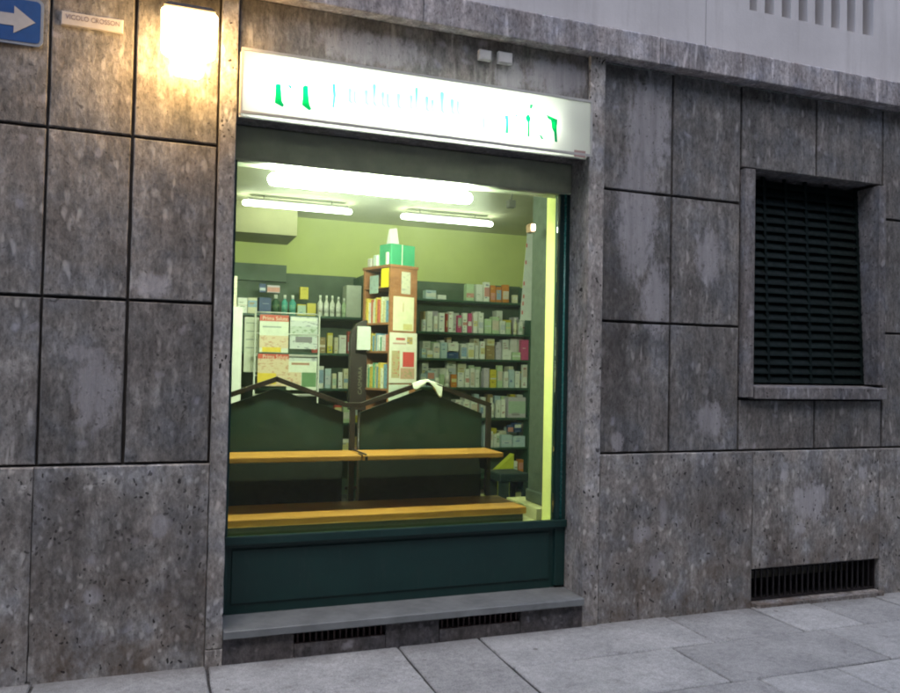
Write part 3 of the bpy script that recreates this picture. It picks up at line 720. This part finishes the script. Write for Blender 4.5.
def product(px0, px1, h, z, Yf, colr, where, kind='box', zoff=0, group='products on the shelves', depth=None, dy=.02):
    x0, _ = at(px0, 350, Yf); x1, _ = at(px1, 350, Yf); g = .004; x0 += g; x1 -= g
    H = hpx2m((px0+px1)/2, h, Yf); d = depth or min(.2, max(.05, (x1-x0)*rnd(.7, 1.1)))
    y0 = Yf+dy+rnd(0, .02); zz = z+.0015+zoff; cxx = (x0+x1)/2
    size = 'tall' if h > 17 else ('low' if h < 11 else 'small')
    ink = random.choice(INK[colr])
    mb = MB()
    if kind == 'box':
        H *= rnd(.88, 1.08); mb.box(x0, x1, y0, y0+d, zz, zz+H)
        w_ = x1-x0; yb_ = y0-.0006
        q = random.random(); a_, b_ = sorted((rnd(.08, .5), rnd(.45, .92)))
        if q < .7: mb.box(x0+.0015, x1-.0015, yb_, y0+.001, zz+H*a_, zz+H*b_, 1)
        for k in range(random.choice((1, 2, 3))):
            t0 = rnd(.1, .88); u0 = rnd(.08, .3); mb.box(x0+w_*u0, x0+w_*min(.92, u0+rnd(.25, .6)), yb_-.0006, y0+.001, zz+H*t0, zz+H*min(.96, t0+rnd(.025, .06)), 2)
        light = random.choice(((.75, .78, .7), (.6, .66, .7), (.7, .6, .5), (.45, .6, .45), (.3, .45, .6), (.65, .3, .25), (.7, .65, .3)))
        o = mb.build('medicine_box', [pc(colr), pc(light), pc(ink)], origin=(cxx, y0+d/2, zz))
        lab = '%s %s box %s' % (size, CN[colr], where)
        o.rotation_euler.z = R(rnd(-5, 5)) if (x1-x0) < .12 else 0
        cat = 'box'
    else:
        r = (x1-x0)/2; yc = y0+r
        mb.lathe(cxx, yc, [(r*.96, zz), (r, zz+.01), (r, zz+H*.62), (r*.42, zz+H*.76), (r*.40, zz+H*.80)], 14, 0)
        mb.lathe(cxx, yc, [(r*.46, zz+H*.80), (r*.46, zz+H)], 12, 1)
        mb.lathe(cxx, yc, [(r*1.01, zz+H*.15), (r*1.01, zz+H*.5)], 14, 2)
        o = mb.build('bottle', [pc(colr), pc(W), printed(colr, ink, 70)], origin=(cxx, yc, zz))
        lab = '%s plastic bottle %s' % (CN[colr], where); cat = 'bottle'
    return tag(o, lab, cat, group)
def row(items, z, Yf, where, group):
    for it in items:
        a, b, h, c = it[:4]; kind = it[4] if len(it) > 4 else 'box'; zo = it[5] if len(it) > 5 else 0
        n = 'towards its left end' if a < 458 else ('in its middle' if a < 492 else 'towards its right end')
        if Yf == YL: n = 'at its left end' if a < 258 else ('in its middle' if a < 297 else 'at its right end')
        product(a, b, h, z, Yf, c, '%s %s' % (where, n), kind, zo, group)
sh_name = ['on the top right shelf', 'on the second shelf', 'on the third shelf', 'on the fourth shelf', 'on the fifth shelf', 'on the sixth shelf', 'on the lowest right shelf']
right = [
 [(425,436,8,PB),(437,446,4,W),(466,474,17,GR),(476,483,17,W),(484,490,20,W),(491,496,16,OR),(496.5,502,16,OR),(502.5,509,17,OR),(513,518,8,CR)],
 [(423,426.5,12,W),(427,433,20,W),(434,438,16,W),(439,445,21,W),(446,448,20,RD),(448.5,454,20,W),(457.5,462,18,PK),(463,468,20,W),(468.5,473,21,PK),(473.5,478,20,W),(478.5,484,20,W),(485,492,14,GR),(492.5,500,16,GR),(500.5,506,12,W),(506.5,512,13,GR),(515,519,16,CR,'bottle'),(520,524,12,W)],
 [(422,427,10,PB),(427.5,434,7,W),(434.5,441,14,W),(441.5,448,17,PB),(448.5,460,6,DB),(449,460,8,W,'box',.083),(462,468,13,W),(468.5,475,17,W),(476,480,15,W),(481,486,18,W),(487,496,13,BR),(488,496,7,CR,'box',.155),(497,503,14,LI),(504,513,9,W),(513.5,522,8,GR),(522.5,530,19,PK)],
 [(422,428,13,PB),(428.5,436,16,PB),(436.5,441,10,W),(441.5,446,12,GR),(447,452,22,W,'bottle'),(453,459,13,OR),(459.5,466,16,W),(466.5,471,17,W),(471.5,476,18,W),(476.5,481,19,W),(485,491,18,LI),(491.5,498,18,YE),(498.5,504,21,GR),(505,510,18,W),(510.5,516,19,PB),(516.5,522,18,W),(524,529,22,W)],
 [(440,446,14,W),(448,455,15,CR),(457,463,13,W),(465,472,16,W),(473,480,17,W),(487,491,14,W),(492,498,20,W,'bottle'),(499,503,17,W),(503.5,508,18,W),(510,528,20,LI)],
 [(425,432,12,W),(434,441,13,GR),(443,452,12,W),(454,462,13,PB),(464,472,14,W),(474,480,13,CR),(490,492.5,14,GR),(493,496,15,W),(496.5,499,14,W),(499.5,503,15,W),(504,515,12,PB),(515.5,528,12,PB),(510,516,8,DB,'box',.165),(516.5,524,9,DB,'box',.165)],
 [(425,440,10,W),(444,458,9,PB),(462,476,9,W),(517,521,14,W),(521.5,527,16,OR)]]
BACK = 'the back of '
for i, items in enumerate(right):
    a = 423
    while i in (1, 2, 3, 4, 5) and a < 520:
        w_ = rnd(4.5, 9); last = a+w_
        if random.random() < .85:
            x0_, _ = at(a, 350, YS); c = random.choice((W, W, W, W, PB, GR, CR, LI, W, BR, YE, RD))
            n = 'left' if a < 458 else ('middle' if a < 492 else 'right')
            product(a, last, rnd(15, 23.5), zr[i], YS+.13, c, 'standing behind others %s, %s part' % (('', 'on the second shelf', 'on the third shelf', 'on the fourth shelf', 'on the fifth shelf', 'on the sixth shelf')[i], n), 'box', 0, 'products on the right wall shelves', .12, 0)
        a = last+rnd(.2, 2)
for i, items in enumerate(right): row(items, zr[i], YS, sh_name[i], 'products on the right wall shelves')
left = [(236,246.5,17,W),(247,257,16,CR),(257.5,270,16,DB),(258,265,9,DB,'box',.215),(265.5,279,8,LI,'box',.215),(271,280,20,DG,'bottle'),(281,288,20,TE,'bottle'),(288.5,296,20,TE,'bottle'),(296.5,306,12,YE),(306.5,316,12,YE),(299,308,12,YE,'box',.165),
        (317,323,21,W,'bottle'),(323.5,329,21,W,'bottle'),(329.5,335,21,W,'bottle'),(335.5,341,20,W,'bottle'),(341.5,346.5,19,GR,'bottle')]
row(left, zl[0], YL, 'on the back shelf above the magazine rack', 'products on the back left shelf')
for si, yy, a in ((1, 350, 312), (2, 385, 312), (3, 420, 336), (4, 450, 336)):
    while a < 364:
        w_ = rnd(4, 9); c = random.choice((W, W, W, BR, PB, GR, CR, RD, YE));
        product(a, a+w_, rnd(14, 24), zl[si], YL, c, 'on the shelf behind the rack, %s row down' % ('second', 'third', 'fourth', 'fifth')[si-1], 'box', 0, 'products behind the magazine rack'); a += w_+rnd(.3, 1.5)

# magazine rack
YR = 2.6
rk = thing('magazine_rack', 'white wire magazine rack holding two columns of magazines', 'rack', (1.0, YR+.1, .15))
wr = MB()
xl, _ = at(255, 340, YR); xm, _ = at(289.5, 340, YR); xr, _ = at(319, 340, YR)
for x in (xl, xr): wr.tube((x, YR, .15), (x, YR, 2.0), .008)
for z in (1.98, 1.80, 1.62, 1.44, 1.28, 1.1, .8, .4): wr.tube((xl, YR, z), (xr, YR, z), .006)
for x in (xl, xr): wr.tube((x, YR+.3, .155), (x, YR, .155), .01)
wr.build('wire_frame', pc((.5, .52, .45), .4), rk)
for z in (1.62, 1.28, .95): B(xl, xr, YR+.002, YR+.07, z-.012, z).build('ledge', pc((.5, .52, .45), .4), rk)
def mag(px0, px1, py0, py1, Y, base, parts, lab, cat='magazine', group='magazines in the wire rack', name='magazine'):
    x0, z1_ = at(px0, py0, Y); x1_, _ = at(px1, py0, Y); _, z0_ = at((px0+px1)/2, py1, Y); _, z1_ = at((px0+px1)/2, py0, Y)
    t = thing(name, lab, cat, ((x0+x1_)/2, Y, z0_), group)
    B(x0, x1_, Y, Y+.006, z0_, z1_).build('cover', base, t)
    W_, H_ = x1_-x0, z1_-z0_
    lay = 0
    for (u0, v0, u1, v1, mt, nm) in parts:
        lay += .0009
        B(x0+W_*u0, x0+W_*u1, Y-lay, Y-lay+.0007, z0_+H_*(1-v1), z0_+H_*(1-v0)).build(nm, mt, t)
    return t
red = pc((.50, .07, .03)); yel = pc((.68, .50, .03)); skin = printed((.62, .50, .32), (.45, .22, .12), 30); wht = pc((.62, .66, .52))
grey = printed((.42, .48, .40), (.16, .24, .12), 24); gry2 = printed((.50, .54, .50), (.20, .20, .22), 22)
m1 = mag(260, 289, 315, 352.5, YR-.01, wht, [(0, .0, 1, .17, red, 'masthead'), (.1, .30, .75, .34, pc((.3, .34, .3)), 'headline'), (.0, .55, 1, .88, skin, 'photo'), (.1, .86, .75, .99, yel, 'strip')], 'white magazine with a red masthead at the upper left of the rack')
m2 = mag(290.5, 318, 317, 349, YR+.0, gry2, [(0, .30, 1, .62, grey, 'photo'), (.05, .04, .95, .12, wht, 'masthead'), (.2, .62, .8, .80, pc((.16, .15, .16)), 'photo')], 'grey magazine with a dark portrait at the upper right of the rack')
m3 = mag(258, 289, 354, 386, YR-.01, skin, [(0, .0, 1, .15, red, 'masthead'), (.0, .6, .6, .95, yel, 'strip')], 'magazine with a red masthead in the lower left of the rack')
m4 = mag(287, 317, 358, 390, YR-.005, wht, [(0, .0, 1, .10, gry2, 'strip'), (.15, .15, .75, .22, pc((.4, .2, .12)), 'headline'), (.5, .45, .98, .9, pc((.10, .22, .08)), 'photo'), (.05, .45, .48, .9, skin, 'photo')], 'white magazine with a green picture in the lower right of the rack')
for t_, txt, py, px, w_ in ((m1, 'Prima Salute', 318.2, 275.5, .21), (m3, 'Prima Salute', 356.5, 275.5, .21)):
    x_, z_ = at(px, py, YR-.02); text_mesh('lettering', txt, .045, x_, YR-.0118, z_-.004, pc((.66, .6, .42)), t_, .0002, width=w_)
mag(245, 259, 317, 372, YR+.12, pc((.55, .58, .44)), [(.1, .1, .9, .12, pc((.3, .34, .28)), 'line'), (.1, .25, .9, .27, pc((.3, .34, .28)), 'line'), (.1, .4, .9, .42, pc((.3, .34, .28)), 'line'), (.1, .55, .9, .57, pc((.3, .34, .28)), 'line')], 'ruled cream notice sheet left of the magazine rack', 'notice', 'papers by the rack', 'notice')
x0, z1_ = at(226, 306, 2.4); x1_, _ = at(243, 306, 2.4)
wd = thing('white_cabinet', 'tall narrow white cabinet at the left edge of the window', 'cabinet', ((x0+x1_)/2, 2.5, .15))
B(x0-.25, x1_, 2.4, 2.75, .15, z1_).build('body', M['white'], wd, bevel=.004)
B(x0-.23, x1_-.02, 2.385, 2.399, .2, z1_-.03).build('door', M['white'], wd, bevel=.004)
x0, z1_ = at(229, 275, 2.4); x1_, _ = at(238, 275, 2.4)
tag(B(x0-.1, x1_, 2.45, 2.6, at(229, 306, 2.4)[1]+.002, z1_).build('carton', printed(CR, (.35, .35, .25), 40), origin=((x0+x1_)/2, 2.5, at(229, 306, 2.4)[1]+.002)), 'cream carton on top of the narrow white cabinet', 'carton')

# wooden cabinet turned 20 degrees
C0 = Vector((1.69, 1.75, .15)); ang = math.atan2(.13, .35)
U = Vector((math.cos(ang), math.sin(ang), 0)); V = Vector((-math.sin(ang), math.cos(ang), 0)); Zv = Vector((0, 0, 1))
CW, CD, CT = .265, .38, 2.325
cb = thing('wooden_cabinet', 'tall reddish wooden cabinet with book shelves in its side and papers on its end', 'cabinet', C0+U*.13+V*.19)
def ob_(u0, u1, v0, v1, z0, z1): return MB().obox(C0+U*u0+V*v0+Zv*(z0-.15), U*(u1-u0), V*(v1-v0), Zv*(z1-z0))
ob_(0, CW, 0, .02, .15, CT).build('end_panel', M['cherry'], cb)
ob_(0, CW, CD-.02, CD, .15, CT).build('far_panel', M['cherry'], cb)
ob_(CW-.02, CW, .021, CD-.021, .15, CT).build('back_panel', M['cherry'], cb)
ob_(-.008, CW+.008, -.008, CD+.008, CT+.001, CT+.025).build('top', M['cherry'], cb, bevel=.003)
bz_ = [at(377, p, 1.95)[1] for p in (287, 323, 351, 388)]
for z in bz_+[.95, .6]: ob_(.0, CW-.021, .021, CD-.021, z-.016, z).build('shelf', M['cherry'], cb)
nb_ = 0
for lvl, (z, hmax, nm) in enumerate(((bz_[1], .22, 'upper'), (bz_[2], .15, 'middle'), (bz_[3], .21, 'lower'), (.95, .25, 'bottom'))):
    v = .03
    while v < CD-.05:
        th = rnd(.014, .032); h_ = hmax*rnd(.75, .98); d_ = rnd(.12, .17)
        c = random.choice(((.6, .62, .45), (.55, .5, .25), (.12, .35, .2), (.5, .12, .08), (.62, .62, .58), (.15, .3, .4), (.60, .45, .08)))
        u = rnd(.005, .02)
        o = MB().obox(C0+U*u+V*v+Zv*(z-.15+.001), U*d_, V*th, Zv*h_).build('book', printed(c, tuple(x*.5 for x in c), 50), origin=C0+U*(u+d_/2)+V*(v+th/2)+Zv*(z-.149))
        nme = 'white' if min(c) > .5 else ('yellow' if c[0] > .5 and c[1] > .4 else ('red' if c[0] > .4 else 'green' if c[1] > .32 else 'blue'))
        tag(o, '%s book standing on the %s shelf of the wooden cabinet' % (nme, nm), 'book', 'books in the wooden cabinet'); v += th+.002
def on_end(u0, u1, z0, z1, lift, mat, name, parent=None, th=.002):
    return MB().obox(C0+U*u0-V*(lift+th)+Zv*(z0-.15), U*(u1-u0), V*th, Zv*(z1-z0)).build(name, mat, parent)
def zat(py): return at(404, py, 1.80)[1]
P_ = lambda u, z: C0+U*u-V*.01+Zv*(z-.15)
t = thing('pinned_card', 'small greyish card pinned at the top of the wooden cabinet end', 'card', P_(.15, zat(294)), 'papers on the wooden cabinet')
on_end(.105, .195, zat(294), zat(272), .001, printed((.50, .48, .36), (.3, .3, .26), 30), 'sheet', t)
t = thing('pinned_notice', 'cream paper notice pinned above the poster on the wooden cabinet end', 'notice', P_(.13, zat(331)), 'papers on the wooden cabinet')
on_end(.03, .235, zat(331), zat(297), .001, pc((.66, .64, .42)), 'sheet', t); on_end(.125, .130, zat(312), zat(303), .0035, pc((.4, .15, .1)), 'writing', t, .001); on_end(.13, .22, zat(330), zat(324), .0035, pc((.55, .48, .2)), 'stamp', t, .001)
t = thing('advertising_poster', 'white advertising poster with red square and bottle pictures on the cabinet end', 'poster', P_(.13, zat(383)), 'papers on the wooden cabinet')
za_, zb_ = zat(383), zat(333); H_ = zb_-za_
on_end(-.002, .272, za_, zb_, .004, pc((.66, .64, .50)), 'sheet', t)
for (u0, u1, v0, v1, mt, nm) in ((.13, .245, .38, .68, pc((.55, .07, .06)), 'red_square'), (.02, .10, .36, .90, printed((.45, .38, .2), (.5, .1, .08), 34), 'photo'), (.11, .25, .70, .92, printed((.5, .3, .2), (.25, .3, .12), 34), 'photo'),
                             (.17, .225, .08, .22, printed((.5, .35, .1), (.1, .12, .3), 50), 'emblem'), (.06, .15, .10, .15, pc((.5, .12, .1)), 'headline'), (.03, .16, .20, .23, pc((.5, .3, .25)), 'headline')):
    on_end(u0, u1, za_+H_*(1-v1), za_+H_*(1-v0), .0065, mt, nm, t, .001)
t = thing('pinned_sheet', 'blank pale sheet under the poster on the wooden cabinet end', 'paper', P_(.13, zat(404)), 'papers on the wooden cabinet')
on_end(.0, .20, zat(404), zat(384.5), .003, pc((.55, .60, .48)), 'sheet', t)
# on the open side: yellow card and grey card, white panel
def on_side(v0, v1, z0, z1, mat, name, parent, lift=.004):
    return MB().obox(C0-U*(lift+.003)+V*v0+Zv*(z0-.15), U*.003, V*(v1-v0), Zv*(z1-z0)).build(name, mat, parent)
t = thing('yellow_card', 'bright yellow card hanging at the top corner of the wooden cabinet', 'card', C0+V*.05+Zv*1.9)
on_side(.02, .12, at(384, 287, 1.8)[1], at(384, 268, 1.8)[1], pc((.75, .62, .02)), 'sheet', t)
t = thing('grey_card', 'blue grey card hanging beside the yellow card on the wooden cabinet', 'card', C0+V*.2+Zv*1.9)
on_side(.16, .28, at(375, 293, 1.9)[1], at(375, 275, 1.9)[1], printed((.30, .38, .35), (.2, .25, .25), 30), 'sheet', t)
# things on top of the cabinet
ztop = CT+.0265
t = thing('green_gift_box', 'glossy green gift box on top of the wooden cabinet', 'box', (1.80, 1.87, ztop))
MB().obox(C0+U*.02+V*.03+Zv*(ztop-.15), U*.24, V*.16, Zv*.17).build('box_body', pc((.05, .33, .16), .15), t, bevel=.004)
MB().obox(C0+U*.125+V*.027+Zv*(ztop-.148), U*.008, V*.002, Zv*.165).build('ribbon', pc((.6, .65, .5), .2), t)
t = thing('gift_bag', 'small pale lilac bag standing on the green gift box', 'bag', (1.74, 1.9, ztop+.172))
q0 = C0+U*.03+V*.06+Zv*(ztop-.15+.172)
MB().add([q0, q0+U*.09, q0+U*.09+V*.05, q0+V*.05, q0+U*.01+Zv*.12+V*.02, q0+U*.08+Zv*.135+V*.02, q0+U*.08+V*.03+Zv*.135, q0+U*.01+V*.03+Zv*.12],
         [(0,3,2,1),(4,5,6,7),(0,1,5,4),(1,2,6,5),(2,3,7,6),(3,0,4,7)]).build('bag_body', pc((.55, .50, .52), .5), t)
for i, (u, v, w_, h_, c, lab) in enumerate(((.0, .05, .03, .10, (.65, .7, .6), 'tall clear cellophane packet left of the green gift box'), (.0, .20, .05, .09, (.5, .58, .5), 'pale glass jar behind the cellophane packet on the cabinet'), (.0, .28, .05, .07, (.45, .42, .38), 'grey carton at the far corner of the cabinet top'))):
    o = MB().obox(C0+U*(u)+V*v+Zv*(ztop-.1495), U*w_*.6, V*w_, Zv*h_).build(('cellophane_packet', 'glass_jar', 'carton')[i], pc(c, .12 if i < 2 else .6), origin=C0+U*u+V*v+Zv*(ztop-.1495), bevel=.006)
    tag(o, lab, ('packet', 'jar', 'carton')[i])

# dark arched stand and pale carton beside the cabinet
xa, za = at(349, 420, 2.05); xb, zb = at(363, 320, 2.05)
t = thing('arched_stand', 'dark brown display stand with a rounded top left of the wooden cabinet', 'stand', ((xa+xb)/2, 2.1, .15))
wd_ = xb-xa+.04; pts = [(xa, .15), (xa+wd_, .15)]
for k in range(9):
    a = R(90*k/8); pts.append((xa+wd_-(wd_)*math.sin(a)*1.0 if k else xa+wd_, zb-.13+.13*math.cos(a)))
MB().tube((xa+.09, 2.085, .175), (xa+.09, 2.085, 1.18), .012).lathe(xa+.09, 2.085, [(.11, .151), (.11, .165), (.03, .175)], 20).build('pole', pc((.022, .014, .010), .4), t)
MB().prism_xz([(xa, 1.18), (xb+.04, 1.18), (xb+.04, zb)]+[(xb+.04-wd_*math.sin(R(10*k)), zb-.16+.16*math.cos(R(10*k))) for k in range(1, 10)], 2.05, 2.12).build('panel', pc((.022, .014, .010), .4), t)
lt = text_mesh('lettering', 'CASMARA', .05, 0, 0, 0, pc((.16, .15, .10)), None, .0004)
for v in lt.data.vertices:
    a, y_, b = v.co; v.co = Vector((xa+.085-b*.9, 2.049+y_, 1.42+a)) - t.location
lt.parent = t
x0, z1_ = at(347, 285, YL); x1_, _ = at(362, 285, YL)
t = B(x0, x1_, YL+.01, YL+.2, zl[0]+.001, z1_).build('pale_carton', pc((.50, .54, .46)), origin=((x0+x1_)/2, YL+.1, zl[0]+.001), bevel=.003)
tag(t, 'plain pale carton at the right end of the back left shelf beside the wooden cabinet', 'carton')
x0, z1_ = at(359, 326, 1.95); x1_, z0_ = at(371, 350, 1.95)
t = thing('leaflet_holder', 'pale leaflet holder fixed low on the book side of the cabinet', 'holder', ((x0+x1_)/2, 1.95, z0_))
MB().obox((x0, 2.0, z0_), (x1_-x0, -.03, 0), (0, .02, 0), (0, 0, z1_-z0_)).build('holder_body', pc((.50, .52, .45)), t)
# stool/bin and yellow carton in the right background
x0, z1_ = at(500, 474, 1.75); x1_, _ = at(529, 474, 1.75)
t = thing('dark_stool', 'dark green stool near the floor right of the wooden shelves', 'stool', ((x0+x1_)/2, 1.85, .15))
B(x0, x1_, 1.75, 2.05, z1_-.07, z1_).build('seat', pc((.008, .022, .02)), t, bevel=.01)
for a in (x0+.005, x1_-.045):
    for b in (1.76, 2.0): B(a, a+.04 if a > x0+.1 else a+.085, b, b+.04, .15, z1_-.071).build('leg', pc((.008, .022, .02)), t)
xq, zq = at(488, 475, 3.4); xw, zw = at(514, 454, 3.4)
tag(MB().prism_xz([(xq, zq), (xw, zq), (xw, zw), (xq+(xw-xq)*.35, zq+.05)], 3.4, 3.5).box(xq, xw, 3.42, 3.5, zq-.001-.3, zq-.002).build('yellow_carton', pc((.55, .60, .04)), origin=((xq+xw)/2, 3.45, zq-.3)), 'bright yellow slanted carton low behind the wooden shelf end', 'carton')
struct(B(xq-.6, xw+.5, 3.40, 3.83, .152, zq-.304).build('floor_plinth', M['cream']))

# ------------------------------------------------------------------ gabled display unit in the window
du = thing('display_unit', 'gabled dark green display unit with two orange wooden shelves in the shop window', 'display', (1.2, .9, .526))
YG = .92
zlow, zup = .645, .985
for (x0, xp, x1, zl_, zp, zr_) in ((.285, .70, 1.153, 1.232, 1.387, 1.232), (1.269, 1.70, 2.150, 1.231, 1.390, 1.222)):
    MB().prism_xz([(x0, zup-.035), (x1, zup-.035), (x1, zr_), (xp, zp), (x0, zl_)], YG+.005, YG+.025).build('back_panel', M['gable'], du, bevel=.003)
    B(x0, x1, YG+.006, YG+.024, .62, zup-.036).build('lower_panel', M['shaded_gable'], du)  # darker colour carries the shade of the shelf above
pth = [(.25, 1.298), (.705, 1.462), (1.16, 1.296), (1.262, 1.296), (1.712, 1.455), (2.20, 1.296)]
hr = MB()
for (xa, za), (xb, zb) in zip(pth[:-1], pth[1:]):
    d = Vector((xb-xa, 0, zb-za)).normalized(); nrm = Vector((-d.z, 0, d.x))
    a0 = Vector((xa, YG-.045, za))-nrm*.030-d*.004
    hr.obox(a0, Vector((xb-xa, 0, zb-za))+d*.008, (0, .034, 0), nrm*.031)
hr.build('top_rail', M['bronze'], du, bevel=.002)
for x in (.27, 1.205, 2.185): B(x-.018, x+.018, YG-.045, YG-.012, .648, 1.275).build('post', pc((.018, .012, .008), .5), du, bevel=.003)
for z in (.72,): B(1.17, 1.25, YG-.01, YG+.004, z, z+.02).build('bracket', M['bronze'], du)
B(.30, 1.190, .555, YG-.052, zup-.032, zup).build('upper_shelf', M['wood'], du, bevel=.005)
B(1.196, 2.158, .555, YG-.052, zup-.032, zup).build('upper_shelf', M['wood'], du, bevel=.005)
MB().prism_xy([(.30, .42), (2.268, .42), (2.268, .90), (.30, .90)], zlow-.045, zlow).build('lower_shelf', M['wood'], du, bevel=.006)
B(.30, 2.25, .435, .90, .527, zlow-.046).build('base_box', M['gable'], du)
for x in (2.10,): MB().prism_xz([(x, zup-.033), (x+.02, zup-.033), (x+.02, zup-.14)], YG-.2, YG-.052).build('shelf_bracket', M['bronze'], du)
MB().obox((1.19, .548, zup+.0), (.010, 0, 0), (0, .10, 0), (0, 0, .004)).obox((1.212, .541, zup-.03), (.016, 0, 0), (0, .01, 0), (0, 0, .024)).build('clip', M['iron'], du)
MB().tube((1.205, .87, zup+.004), (1.222, .56, zup+.004), .006).build('clip_rod', M['iron'], du)
# folded cloth over the second peak
ck = MB(); n = 14; top = []
for i in range(n+1):
    u = i/n; x = 1.615+.215*u
    zc = (1.455-(abs(x-1.712))*(.353))+.006+rnd(-.003, .004)
    dl = .035+.02*math.sin(u*9)+.035*max(0, u-.55)+(.03 if u > .85 else 0)
    top.append([(x, YG-.052-rnd(0, .005), zc-dl), (x, YG-.05, zc-.002), (x, YG-.026, zc+.004), (x, YG-.004, zc-.003), (x, YG+.0, zc-dl*.8)])
vs = [p for r_ in top for p in r_]; fs = []
for i in range(n):
    for j in range(4): a = i*5+j; fs.append((a, a+1, a+6, a+5))
ck.add(vs, fs, 0, True)
ck = ck.build('white_cloth', pc((.50, .52, .40), .8), origin=(1.712, YG-.02, 1.42)); tag(ck, 'crumpled white cloth draped over the right gable peak of the display', 'cloth')
sm = ck.modifiers.new('s', 'SOLIDIFY'); sm.thickness = .003
sb_ = ck.modifiers.new('ss', 'SUBSURF'); sb_.levels = 1; sb_.render_levels = 1

# ------------------------------------------------------------------ light
wd = bpy.data.worlds.new('World'); S.world = wd; wd.use_nodes = True
nt = wd.node_tree; nt.nodes.clear()
out = nt.nodes.new('ShaderNodeOutputWorld'); bg = nt.nodes.new('ShaderNodeBackground'); sky = nt.nodes.new('ShaderNodeTexSky')
sky.sky_type = 'NISHITA'; sky.sun_disc = False
EL, AZ = R(62), R(200)
sky.dust_density = 2; sky.ozone_density = 1.0; sky.sun_elevation = EL; sky.sun_rotation = AZ
L(nt, sky.outputs[0], bg.inputs[0]); bg.inputs[1].default_value = .065; L(nt, bg.outputs[0], out.inputs[0])
sun = bpy.data.objects.new('sun', bpy.data.lights.new('sun', 'SUN')); COL.objects.link(sun)
sun.data.energy = .07; sun.data.angle = R(55); sun.data.color = (1, .93, .88)
dv = Vector((math.sin(AZ)*math.cos(EL), math.cos(AZ)*math.cos(EL), math.sin(EL)))
sun.rotation_euler = dv.to_track_quat('Z', 'Y').to_euler()

S.view_settings.view_transform = 'Standard'; S.view_settings.look = 'None'; S.view_settings.gamma = 1; S.view_settings.exposure = 2.3
S.view_settings.use_curve_mapping = False
S.render.engine = 'CYCLES'
S.cycles.use_denoising = True
S.cycles.max_bounces = 8; S.cycles.transparent_max_bounces = 8; S.cycles.diffuse_bounces = 4
S.cycles.sample_clamp_indirect = 6
S.cycles.filter_width = 2.0
S.cycles.caustics_reflective = False; S.cycles.caustics_refractive = False
